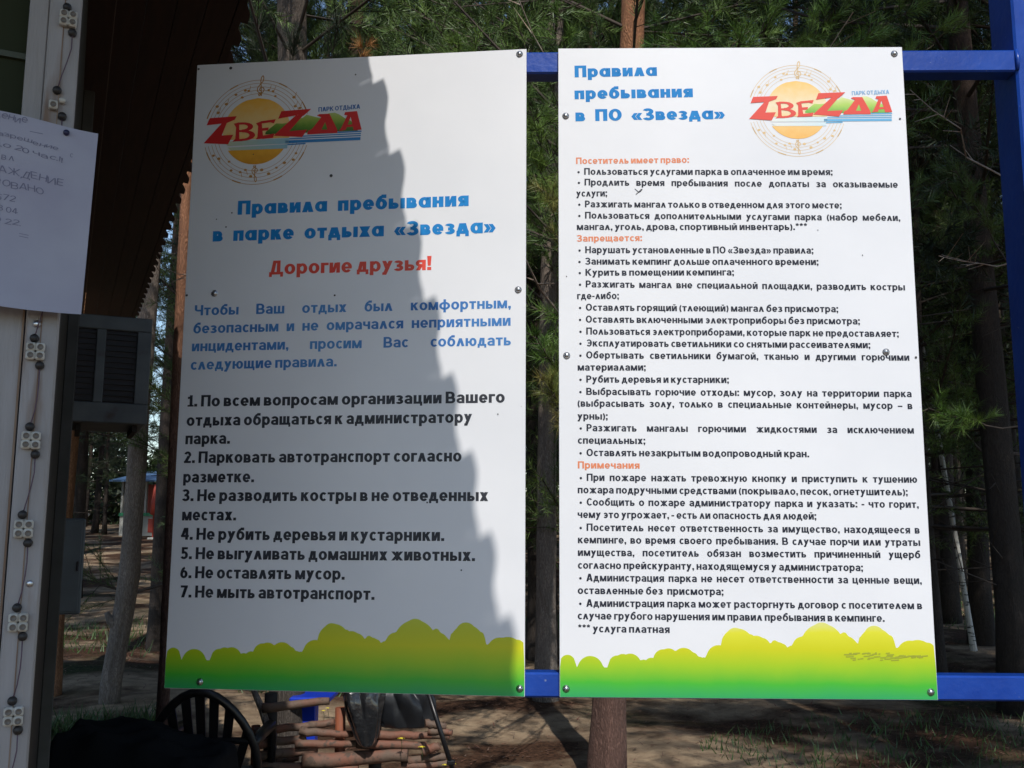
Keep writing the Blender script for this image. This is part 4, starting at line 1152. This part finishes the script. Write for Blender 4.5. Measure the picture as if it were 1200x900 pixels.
# pines beside and behind the photographer: their crowns throw the dappled shade
for (x, y, i, s) in ((3.6, 2.9, 0, 1.0), (5.4, .5, 1, 1.1), (6.2, 4.8, 2, 1.0), (4.9, -3.0, 2, 1.0), (7.9, -1.5, 0, 1.1), (8.3, 8.0, 1, 1.1), (5.6, 11.0, 0, 1), (8.6, 3.4, 2, 1.1), (-6.5, .8, 0, 1.2), (-5.8, 4.8, 2, 1.1)):
    put('tall', i, x, y, rn.random() * 6.28, s, 'tall pine beside the boards whose crown shades the clearing', 'tall pines around the clearing')

# single trunks that the picture shows plainly
def lone(label, x, y, H, r0, r1, lean, bend, m, seed, crown=True, lo=.5, nb=46, path=None):
    t = thing('pine_tree', label, 'pine', (x, y, gz(x, y)))
    b, tp = trunk_mesh(H, r0, r1, lean, bend, seed, n=22, seg=40)
    if path:
        zs = [q.z for q in tp]; xs = np.interp(zs, [q[0] for q in path], [q[1] for q in path])
        tp = [Vector((xx, q.y, q.z)) for xx, q in zip(xs, tp)]
        b = MB(); b.tube(tp, [r0 + (r1 - r0) * k / 40 for k in range(41)], n=22, wob=.10, seed=seed)
        s_ = MB(); s_.tube([(path[1][1], -.02, path[1][0]), (path[1][1] - .07, -.05, path[1][0] + .05), (path[1][1] - .10, -.06, path[1][0] + .12)], [.05, .035, .022], n=10, wob=.1, seed=2); s_.build('broken_stub', m, t)
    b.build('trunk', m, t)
    if crown:
        rng = np.random.default_rng(seed)
        P = np.array([tuple(p) for p in tp]); 
        t_ = lo + (1 - lo) * rng.random(nb); i = np.minimum((t_ * 40).astype(int), 39); b0 = P[i]
        az = rng.random(nb) * 6.28; L = 1.6 * (1.25 - t_) + .5 * rng.random(nb)
        d = np.stack([np.cos(az), np.sin(az), .2 + .4 * rng.random(nb)], 1); tip = b0 + d * L[:, None]
        k = 16; bi = np.repeat(np.arange(nb), k); f = .3 + .7 * rng.random(nb * k); s0 = b0[bi] + (tip - b0)[bi] * f[:, None]
        dd = d[bi] + rng.normal(0, .6, (nb * k, 3)); dd /= np.linalg.norm(dd, axis=1, keepdims=True); s1 = s0 + dd * (.2 + .3 * rng.random((nb * k, 1)))
        lv, lf = cones(np.concatenate([b0, s0]), np.concatenate([tip, s1]), np.concatenate([np.full(nb, .013), np.full(nb * k, .004)]), np.concatenate([np.full(nb, .006), np.full(nb * k, .002)]))
        np_mesh('branches', lv, lf, 4, M_limb, t)
        tri = needles(s0, s1, 60, .10, .0055, .85, rng, .1)
        np_mesh('crown', tri.reshape(-1, 3), np.arange(len(tri) * 3), 3, M_needle, t)
    return t
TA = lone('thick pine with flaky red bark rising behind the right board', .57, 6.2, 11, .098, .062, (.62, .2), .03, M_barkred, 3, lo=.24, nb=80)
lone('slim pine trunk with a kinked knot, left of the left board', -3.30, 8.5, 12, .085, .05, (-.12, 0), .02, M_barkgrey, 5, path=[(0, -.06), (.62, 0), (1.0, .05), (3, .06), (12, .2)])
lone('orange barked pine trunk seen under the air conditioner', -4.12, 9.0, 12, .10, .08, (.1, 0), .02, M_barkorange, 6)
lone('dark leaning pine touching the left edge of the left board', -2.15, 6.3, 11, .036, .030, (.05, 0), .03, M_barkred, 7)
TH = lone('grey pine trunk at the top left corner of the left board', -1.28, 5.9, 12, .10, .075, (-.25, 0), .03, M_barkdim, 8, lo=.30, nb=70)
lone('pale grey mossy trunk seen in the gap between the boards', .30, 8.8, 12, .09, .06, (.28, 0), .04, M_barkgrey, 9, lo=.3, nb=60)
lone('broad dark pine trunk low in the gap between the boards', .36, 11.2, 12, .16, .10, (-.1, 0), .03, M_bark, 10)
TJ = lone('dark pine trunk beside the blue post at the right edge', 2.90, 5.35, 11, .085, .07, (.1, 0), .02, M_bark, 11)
lone('thin far pine trunk right of the kinked trunk', -4.3, 12.2, 12, .09, .06, (.1, 0), .03, M_bark, 12)
bt = lone('thin pale birch leaning among the dark pines at the right', 5.66, 12.3, 9, .034, .022, (-.95, 0), .03, M_birch, 13, crown=False)
bt.name = 'birch_tree'; bt['category'] = 'birch'

# needles and dead twigs of single branches that stand out in the picture
def at(px, py, Y):
    d = (px - 600) / FPX * _rt + (450 - py) / FPX * _up + _fw
    return Vector((d.x / d.y * Y, Y, EYE + d.z / d.y * Y))
def bough(tree, p, q, n, length, nl, seed, m=None, wood=.007, f0=.35, nn=70, name='bough'):
    """a bough of a tree from p on the trunk to its tip q, with side shoots and needles"""
    rng = np.random.default_rng(seed); o = np.array(tree.location); p = np.array(p) - o; q = np.array(q) - o
    sag = np.array([0, 0, -.06 * np.linalg.norm(q - p)]); K = 6
    ts = np.linspace(0, 1, K + 1)[:, None]; path = p + (q - p) * ts + sag * (4 * ts * (1 - ts)) + rng.normal(0, .02, (K + 1, 3)) * (ts * (1 - ts) * 4)
    f = f0 + (1 - f0) * rng.random(n) ** .8; fi = np.minimum((f * K).astype(int), K - 1); s0 = path[fi] + (path[fi + 1] - path[fi]) * (f * K - fi)[:, None]
    dd = (q - p) / np.linalg.norm(q - p) + rng.normal(0, .6, (n, 3)); dd /= np.linalg.norm(dd, axis=1, keepdims=True)
    s1 = s0 + dd * length * (.5 + .7 * rng.random((n, 1)))
    w = wood * (1 - .7 * np.linspace(0, 1, K + 1))
    lv, lf = cones(np.concatenate([path[:-1], s0]), np.concatenate([path[1:], s1]), np.concatenate([w[:-1], np.full(n, wood * .4)]), np.concatenate([w[1:], np.full(n, wood * .2)]))
    t = np_mesh(name, lv, lf, 4, M_limb if nl > 0 else M_deadwood, tree)
    if nl > 0:
        tri = needles(s0, s1, nn, nl, .0021, .8, rng, .15)
        np_mesh('needle_tufts', tri.reshape(-1, 3), np.arange(len(tri) * 3), 3, m or M_needlelit, t)
M_needlelit = mat('sunlit_needles', (0.085, 0.175, 0.026), rough=0.45, col2=(0.17, 0.26, 0.045), scale=3)  # lighter copy of the needle green, sunlight put into the colour
M_needlegold = mat('yellowing_needles', (0.16, 0.20, 0.04), rough=0.5, col2=(0.30, 0.24, 0.07), scale=5)
M_deadwood = mat('dead_wood', (0.24, 0.15, 0.105), rough=0.85, col2=(0.36, 0.30, 0.25), scale=12)
def ta(z): return (.57 + .62 * z / 11, 6.2 + .2 * z / 11, z)
rb = random.Random(8)
# boughs of the red pine that lean forward over the boards
for k, (px, py, Y) in enumerate(((510, 30, 4.5), (532, 52, 4.3), (575, 22, 4.6), (610, 40, 4.4), (655, 15, 4.6), (770, 18, 4.3), (800, 38, 4.2), (838, 12, 4.4), (872, 40, 4.5), (905, 20, 4.6), (945, 42, 4.5), (980, 10, 4.6), (1020, 36, 4.7), (1060, 16, 4.7), (1095, 38, 4.8), (1130, 20, 4.9), (700, 30, 4.9), (560, 55, 4.9), (470, 20, 4.9))):
    z = 3.1 + .9 * rb.random() + (0.2 if abs(px - 700) > 200 else 0)
    bough(TA, ta(z), at(px, py, Y), 26, .16, .075, 100 + k, M_needlelit if px > 740 or px in (532, 655) else M_needle)
for k, (px, py, Y) in enumerate(((622, 130, 4.2), (645, 170, 4.3), (630, 195, 4.4), (650, 365, 4.2), (628, 395, 4.3))):
    bough(TA, ta(2.9 - (0.8 if py > 300 else 0)), at(px, py, Y), 24, .12, .075, 200 + k, f0=.55)
bough(TA, ta(2.1), at(632, 440, 4.1), 22, .11, .075, 220, M_needlegold, f0=.6); bough(TA, ta(2.5), at(640, 225, 4.3), 20, .11, .075, 221, M_needlegold, f0=.6)
bough(TA, ta(2.45), at(612, 296, 4.6), 5, .10, 0, 222, wood=.016, name='dead_branch'); bough(TA, ta(3.6), at(600, -20, 4.9), 6, .2, 0, 223, wood=.010, name='dead_branch')
bough(TA, ta(3.1), at(1000, 14, 4.7), 14, .22, 0, 224, wood=.009, name='dead_branch'); bough(TA, ta(3.3), at(860, 50, 4.7), 12, .2, 0, 225, wood=.008, name='dead_branch')
bough(TJ, (2.92, 5.35, 2.1), at(1088, 478, 4.6), 16, .09, .075, 230, f0=.6); bough(TJ, (2.92, 5.35, 3.4), at(1066, 105, 4.8), 8, .16, 0, 231, wood=.008, name='dead_branch')
bough(TJ, (2.92, 5.35, 3.0), at(1100, 300, 4.9), 10, .2, 0, 232, wood=.006, name='dead_branch'); bough(TJ, (2.93, 5.35, 2.8), at(1120, 200, 4.9), 18, .14, .07, 233, M_needle, f0=.5)
bough(TH, (-1.35, 5.85, 3.2), at(428, 52, 4.6), 7, .05, .07, 240, M_dry, wood=.006, f0=.85); bough(TH, (-1.35, 5.85, 3.1), at(456, 58, 4.6), 5, .12, 0, 241, wood=.006, name='dead_branch')
bough(TH, (-1.4, 5.85, 3.6), at(300, 20, 5.2), 22, .16, .08, 242, M_needlefar); bough(TH, (-1.35, 5.85, 3.3), at(345, 45, 5.2), 22, .14, .08, 243, M_needlefar); bough(TH, (-1.35, 5.85, 3.5), at(400, 18, 5.0), 24, .15, .08, 244, M_needlefar)
bough(TH, (-1.42, 5.85, 2.9), at(182, 310, 5.4), 9, .16, 0, 245, wood=.006, name='dead_branch')

# ------------------------------------------------------------------ far wood and undergrowth
def far_wood():
    rng = np.random.default_rng(77); n = 120000
    a = rng.uniform(-.62, .62, n); D = rng.uniform(60, 82, n)
    x = D * np.sin(a) * 1.25; y = D * np.cos(a)
    top = 13 + 3.0 * np.sin(x * .35) + 2.2 * np.sin(x * .83 + 1); gap = 1 / (1 + np.exp(-(np.abs(x / y + .37) - .05) * 60))
    z = rng.random(n) ** .9 * (top * (.35 + .65 * gap))
    c = np.stack([x, y, z + 1.0], 1)
    v = rng.normal(size=(n, 2, 3)); v /= np.linalg.norm(v, axis=-1, keepdims=True); s = rng.uniform(.12, .38, (n, 1))
    A = c + v[:, 0] * s; B = c + v[:, 1] * s; C = c - v[:, 0] * s * .6 - v[:, 1] * s * .4
    V = np.stack([A, B, C], 1).reshape(-1, 3)
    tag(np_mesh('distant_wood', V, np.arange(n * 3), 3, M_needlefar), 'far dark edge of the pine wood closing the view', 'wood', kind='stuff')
far_wood()

def blades(name, label, cx, cy, rx, ry, n, h, w, m, seed):
    rng = np.random.default_rng(seed)
    r = np.sqrt(rng.random(n)); a = rng.random(n) * 6.28
    x = cx + rx * r * np.cos(a); y = cy + ry * r * np.sin(a); z = ground_z(x, y) - .01
    H = h * (.4 + .8 * rng.random(n)); d = rng.normal(0, .45, (n, 2)) * H[:, None]; an = rng.random(n) * 3.14
    s = np.stack([np.cos(an), np.sin(an)], 1) * w
    A = np.stack([x - s[:, 0], y - s[:, 1], z], 1); B = np.stack([x + s[:, 0], y + s[:, 1], z], 1); C = np.stack([x + d[:, 0], y + d[:, 1], z + H], 1)
    V = np.stack([A, B, C], 1).reshape(-1, 3)
    tag(np_mesh(name, V, np.arange(n * 3), 3, m), label, 'grass', kind='stuff')
blades('grass', 'low green undergrowth on the floor under the right board', 3.2, 7.0, 1.9, 1.1, 1500, .09, .006, M_leafgreen, 1)
blades('grass', 'sunny grass clump seen low in the gap between boards', .62, 14.5, .9, 1.2, 2200, .22, .008, M_leafgreen, 2)
blades('grass', 'weedy grass behind the wattle fence', -1.4, 9.4, 1.2, .5, 350, .12, .008, M_leafgreen, 3)
blades('grass', 'sparse forest grass in the middle distance at the right', 8.5, 19, 5, 4, 3500, .16, .010, M_leafgreen, 4)
blades('grass', 'sparse forest grass beyond the kinked trunk', -4.9, 14, 2.0, 2.5, 1200, .15, .008, M_leafgreen, 5)
blades('grass', 'small green weeds at the foot of the kiosk wall', -3.0, 7.4, .5, .4, 500, .16, .008, M_leafgreen, 6)
def litter():
    rng = np.random.default_rng(9); n = 9000
    x = rng.uniform(-5, 6, n); y = 5.5 + 12 * rng.random(n) ** 1.3; z = ground_z(x, y) + .012
    a = rng.random(n) * 6.28; L = rng.uniform(.02, .09, n); w = rng.uniform(.003, .008, n)
    dx, dy = np.cos(a), np.sin(a); dz = rng.normal(0, .15, n) * L
    A = np.stack([x - dy * w, y + dx * w, z], 1); B = np.stack([x + dy * w, y - dx * w, z], 1); C = np.stack([x + dx * L, y + dy * L, z + np.abs(dz)], 1)
    tag(np_mesh('forest_litter', np.stack([A, B, C], 1).reshape(-1, 3), np.arange(n * 3), 3, M_stick), 'fallen twigs and bark flakes scattered on the sand', 'litter', kind='stuff')
litter()

# ------------------------------------------------------------------ wattle fence of peeled branches under the left board
FY = 4.9
wf = thing('wattle_fence', 'low fence woven from reddish peeled branches under the left board', 'fence', (-.95, FY, 0))
def stick(x0, y0, x1, y1, r, seed, dy=0.0):
    a = at(x0, y0, FY + dy) - Vector((-.95, FY, 0)); c = at(x1, y1, FY + dy) - Vector((-.95, FY, 0)); rn_ = random.Random(seed)
    k = 7; pts = [a.lerp(c, i / k) + Vector((0, rn_.uniform(-.004, .004), rn_.uniform(-.004, .004))) for i in range(k + 1)]
    b = MB(); b.tube(pts, [r * (1 - .25 * i / k) * rn_.uniform(.97, 1.03) * 1.12 for i in range(k + 1)], n=10, wob=.012, seed=seed)
    b.build('woven_branch', M_stick, wf)
for i, q in enumerate(((308, 830, 386, 821, .020), (298, 858, 392, 846, .019), (352, 857, 414, 861, .018), (430, 861, 527, 862, .019), (298, 872, 358, 865, .021), (346, 873, 420, 871, .018), (418, 872, 500, 874, .020),
                       (298, 886, 372, 878, .022), (355, 893, 478, 884, .034), (322, 894, 350, 888, .016), (495, 880, 515, 874, .022), (478, 892, 522, 886, .02), (300, 898, 420, 902, .022), (470, 898, 530, 894, .018),
                       (498, 848, 522, 851, .018), (502, 856, 530, 858, .016), (300, 912, 470, 908, .026), (420, 925, 530, 918, .024), (296, 930, 430, 928, .026), (300, 948, 520, 944, .028), (300, 968, 525, 962, .026), (300, 990, 520, 985, .028), (300, 1010, 520, 1006, .028))):
    stick(*q, seed=i, dy=(-.06, -.028, .03)[(0, 1, 0, 0, 1, 0, 0, 1, 0, 2, 0, 1)[i % 12]] - .001 * i)
def stake(px, r, top, m, name='stake'):
    a = at(px, top, FY) - Vector((-.95, FY, 0)); b = MB(); b.tube([(a.x, 0, -.1), (a.x + .005, 0, a.z * .5), (a.x, 0, a.z)], [r * 1.05, r, r * .95], n=12, wob=.04, seed=int(px)); b.build(name, m, wf)
stake(318, .032, 812, M_darkwood); stake(399, .026, 829, M_stake); stake(440, .03, 826, M_darkwood); stake(300, .022, 850, M_stake)
b = MB(); a = at(296, 806, FY - .02) - Vector((-.95, FY, 0)); c = at(314, 854, FY - .06) - Vector((-.95, FY, 0)); b.tube([a, a.lerp(c, .5) + Vector((.006, 0, 0)), c], [.014, .017, .018], n=9, wob=.06, seed=4); b.build('leaning_branch', M_barkgrey, wf)

# bin bags hanging on the fence
def bag(label, x0, x1, ytop, ytip, xtip, Y, m, seed, dep=.09, tipw=.02):
    rng = np.random.default_rng(seed)
    A = at((x0 + x1) / 2, ytop, Y); t = thing('bin_bag', label, 'bin bag', tuple(A))
    NU, NV = 120, 30; vs = []
    wt = (at(x1, ytop, Y) - at(x0, ytop, Y)).x / 2; tip = at(xtip, ytip, Y) - A
    fold = rng.normal(0, 1, 9); ph = rng.random(9) * 6.28
    for j in range(NV + 1):
        v = j / NV; w = wt * (1 - v) ** .55 + tipw * v if v < 1 else tipw
        cx = tip.x * v ** 1.3; cz = tip.z * v
        for i in range(NU):
            a = 2 * math.pi * i / NU
            fr_ = sum(fold[k] * (1 - 2 * abs(math.sin((k + 3) * a / 2 * 1.0 + ph[k] + v * 1.6 * ((k % 3) - 1))) ) for k in (1, 3, 5, 7)) * .085 * (1.1 - v * .5)
            rr = (1 + fr_ + .03 * math.sin(9 * v + 3 * a))
            vs.append((cx + w * math.cos(a) * rr, dep * (.4 + .6 * math.sin(min(1, v * 2 + .25) * 1.5)) * (1 - .6 * v) * math.sin(a) * rr, cz))
    fs = [(j * NU + i, j * NU + (i + 1) % NU, (j + 1) * NU + (i + 1) % NU, (j + 1) * NU + i) for j in range(NV) for i in range(NU)]
    fs.append(tuple(range(NU))[::-1]); fs.append(tuple(NV * NU + i for i in range(NU)))
    b = MB(); b.add(vs, fs, smooth=True); b.build('bag_body', m, t)
    b = MB(); b.tube([(-.02, 0, .0), (-.01, .01, .05), (.03, .03, .07), (.05, .04, .05)], [.03, .02, .028, .012], n=10, wob=.2, seed=seed); b.build('bag_knot', m, t)
bag('shiny crumpled black bin bag hanging to a point on the fence', 400, 452, 806, 874, 430, 4.78, M_bag, 1)
bag('dull black bin bag draped beside the shiny one', 440, 500, 806, 852, 475, 4.86, M_bag2, 2, tipw=.10)

# thin black rod with yellow foot
rd = thing('black_rod', 'thin black metal rod slanting down right of the bags', 'rod', tuple(at(517, 860, 4.6)))
A = at(517, 860, 4.6); b = MB(); b.tube([at(500, 806, 4.6) - A, at(533, 910, 4.6) - A], .011, n=10); b.build('shaft', M_blackplastic, rd)
b = MB(); p = at(529, 894, 4.6) - A; b.box(p.x - .02, -.012, p.z - .008, p.x + .016, .014, p.z + .012, bev=.004); b.build('clamp', M_blackplastic, rd)

# yellow flowers
GF = 'yellow flowers at the wattle fence'
fprot = None
for k, (x, y, Y) in enumerate(((470, 867, 4.74), (494, 877, 4.72), (522, 898, 4.62), (530, 897, 4.62), (379, 834, 6.6), (384, 831, 6.7), (345, 834, 6.6))):
    p = at(x, y, Y)
    if fprot is None:
        f = thing('yellow_flower', 'x', 'flower', tuple(p), group=GF); b = MB()
        for q in range(14):
            a = q * 2.4; r = .006 + .009 * (q / 14)
            b.add([(0, 0, .004), (r * math.cos(a - .25), r * math.sin(a - .25) * .7 - .004, .010), (r * 1.3 * math.cos(a), r * 1.3 * math.sin(a) * .7 - .006, .006), (r * math.cos(a + .25), r * math.sin(a + .25) * .7 - .004, .010)], [(0, 1, 2, 3)])
        b.build('petals', M_flower, f); b = MB(); b.tube([(0, 0, 0), (.004, .01, -.03), (0, .02, -.06)], .0015, n=5); b.build('stem', M_leafgreen, f); fprot = f
    else: f = copy_thing(fprot); f.location = p
    f['label'] = ('yellow flower on the woven branches under the dull bag', 'yellow flower low beside the black rod', 'left yellow flower at the foot of the black rod', 'right yellow flower at the foot of the black rod', 'yellow flower right of the blue bench leg', 'upper yellow flower right of the blue bench leg', 'small yellow flower left of the blue bench leg')[k]

# blue bench beyond the fence
be = thing('blue_bench', 'small royal blue painted bench leg and seat behind the wattle fence', 'bench', tuple(at(361, 815, 5.9).xy) + (0,))
A = Vector((be.location.x, be.location.y, 0)); zt = at(361, 812, 5.9).z; wl = .055
b = MB(); b.box(-wl, -.05, 0, wl, .05, zt - .03, bev=.006); b.build('leg', M_bluepaint, be)
b = MB(); b.box(-.075, -.16, zt - .035, .15, .16, zt, bev=.008); b.build('seat', M_bluepaint, be)

# stump
st = thing('tree_stump', 'small sawn tree stump in shade left of the red pine foot', 'stump', (.01, 5.5, .08))
b = MB(); b.lathe([(.085, -.12), (.075, .04), (.068, .09), (.066, .13)], n=26); b.build('bark', M_barkgrey, st)
b = MB(); b.lathe([(.063, .1305), (.04, .132), (.02, .1335), (.001, .134)], n=26); b.build('cut_face', mat('sawn_wood', (.10, .08, .055), rough=.8, col2=(.06, .045, .03), scale=60), st)

# ------------------------------------------------------------------ black plastic garden chairs
def chair(label, x, y, rz, s=1.0):
    t = thing('plastic_chair', label, 'chair', (x, y, gz(x, y)), (0, 0, rz), group='black plastic garden chairs')
    # back faces -y (towards the camera); leans
    def bp(u, v): return (u * (.235 + .03 * math.sin(v * 3)), -.22 - .14 * v, .40 + .46 * v)
    b = MB()
    rim = [bp(math.cos(a) * 1.0, .0 + (1.0 * math.sin(a) if a else 0)) for a in [i * math.pi / 20 for i in range(21)]]
    rim = [(x_, y_, z_) for x_, y_, z_ in rim]; b.tube(rim, .020, n=8)
    b.build('backrest_rim', M_blackplastic, t)
    b = MB(); mid = [bp(u / 10 * .86, .52) for u in range(-10, 11)]; b.tube(mid, .017, n=6); b.build('back_band', M_blackplastic, t)
    for k in range(-3, 4):
        u0, u1 = k * .17, k * .26
        top_v = math.sqrt(max(0, 1 - (u1) ** 2)) * .98
        b = MB(); p0 = Vector(bp(u0, 0)); p1 = Vector(bp(u1, top_v)); w0, w1 = .0155, .021
        b.add([(p0.x - w0, p0.y - .005, p0.z), (p0.x + w0, p0.y - .005, p0.z), (p1.x + w1, p1.y - .005, p1.z), (p1.x - w1, p1.y - .005, p1.z),
               (p0.x - w0, p0.y + .005, p0.z), (p0.x + w0, p0.y + .005, p0.z), (p1.x + w1, p1.y + .005, p1.z), (p1.x - w1, p1.y + .005, p1.z)],
              [(0, 1, 2, 3), (7, 6, 5, 4), (0, 3, 7, 4), (1, 5, 6, 2), (3, 2, 6, 7), (0, 4, 5, 1)])
        b.build('slat', M_blackplastic, t)
    b = MB(); b.box(-.235, -.23, .385, .235, .23, .415, bev=.012); b.build('seat', M_blackplastic, t)
    for sx in (-1, 1):
        b = MB(); b.tube([(sx * .225, -.27, .62), (sx * .22, -.1, .625), (sx * .215, .16, .62), (sx * .21, .22, .56), (sx * .21, .225, .41)], [.02, .027, .027, .022, .02], n=8); b.build('armrest', M_blackplastic, t)
        for sy in (-1, 1):
            b = MB(); b.tube([(sx * .215, sy * .20, .40), (sx * .26, sy * .26, 0)], [.028, .018], n=8); b.build('leg', M_blackplastic, t)
    t.scale = (s, s, s)
    return t
p = at(233, 812, 4.3); chair('black plastic chair with fanned slat back under the left board', p.x, 4.62, .03, .95)
hp = thing('dark_filler_heap', 'dark heap like a covered pile, added to keep the bottom left black', 'mound', (-1.42, 4.0, 0))  # mound added so that this corner stays as black as deep shade
rg = np.random.default_rng(4); NX, NY = 60, 30; vs = []
for j in range(NY + 1):
    for i in range(NX + 1):
        u, v = i / NX, j / NY; x = -.36 + .70 * u; y = -.26 + .60 * v
        topz = np.interp(x, [-.36, -.1, .05, .16, .28, .34], [.74, .72, .70, .64, .63, .60])
        env = min(1, (math.sin(math.pi * v) * 1.7)) ** .6 * min(1, u * 14, (1 - u) * 14) ** .5 if 0 < v < 1 and 0 < u < 1 else 0
        z = topz * env * (1 - .035 * abs(math.sin(7 * u + 5 * v)) - .03 * abs(math.sin(13 * u - 9 * v + 1))) + rg.normal(0, .0012)
        vs.append((x, y, max(0, z)))
fs = [(j * (NX + 1) + i, j * (NX + 1) + i + 1, (j + 1) * (NX + 1) + i + 1, (j + 1) * (NX + 1) + i) for j in range(NY) for i in range(NX)]
b = MB(); b.add(vs, fs, smooth=True); b.build('heap_surface', mat('matte_black_fill', (.007, .008, .010), rough=.85, spec=.15), hp)
b = MB(); b.tube([(-.1, -.262, .45), (.05, -.268, .40), (.2, -.262, .43)], .004, n=6); b.build('tie_rope', M_darkwood, hp)

# ------------------------------------------------------------------ far refreshment stall seen past the kinked trunk
SX, SY = -15.6, 44.0
sg = gz(SX, SY)
sta = thing('refreshment_stall', 'far red and white stall with blue roof between the left trunks', 'stall', (SX, SY, sg), (0, 0, -.2))
Mr = mat('stall_red', (.36, .05, .03), rough=.6); Mw = mat('stall_white', (.34, .34, .31), rough=.6); Mg = mat('stall_green', (.03, .22, .10), rough=.6); Mbl = mat('stall_blue_roof', (.07, .14, .26), rough=.5)
b = MB(); b.box(-1.6, -.6, 0, 1.9, 1.6, .9); b.build('counter', Mw, sta)
b = MB(); b.box(-1.62, -.66, .86, 1.92, -.4, 1.0); b.build('counter_top', Mg, sta)
b = MB(); b.box(-1.6, .9, .9, 1.9, 1.0, 2.3); b.build('back_panel', Mr, sta)
for x in (-1.55, -.4, .75, 1.85):
    b = MB(); b.box(x - .05, -.6, 1.0, x + .05, -.5, 2.4); b.build('post', Mw, sta)
b = MB(); b.add([(-1.9, -1.1, 2.35), (2.2, -1.1, 2.35), (2.2, 1.8, 2.9), (-1.9, 1.8, 2.9), (-1.9, -1.1, 2.42), (2.2, -1.1, 2.42), (2.2, 1.8, 2.97), (-1.9, 1.8, 2.97)], [(3, 2, 1, 0), (4, 5, 6, 7), (0, 1, 5, 4), (1, 2, 6, 5), (2, 3, 7, 6), (3, 0, 4, 7)]); b.build('roof', Mbl, sta)
for k in range(6):
    b = MB(); x = -1.4 + k * .6; b.box(x, -.62, .15, x + .34, -.605, .75); b.build('front_panel', (Mr, Mg)[k % 2], sta)
pu = thing('parasol', 'closed red parasol standing in front of the far stall', 'parasol', (SX + .5, SY - 2.2, gz(SX + .5, SY - 2.2)))
b = MB(); b.lathe([(.03, 0), (.03, 1.0), (.16, 1.05), (.13, 1.6), (.07, 2.1), (.02, 2.3)], n=10); b.build('canopy', Mr, pu)
b = MB(); b.lathe([(.22, 0), (.2, .08), (.05, .09)], n=12); b.build('base', Mw, pu)
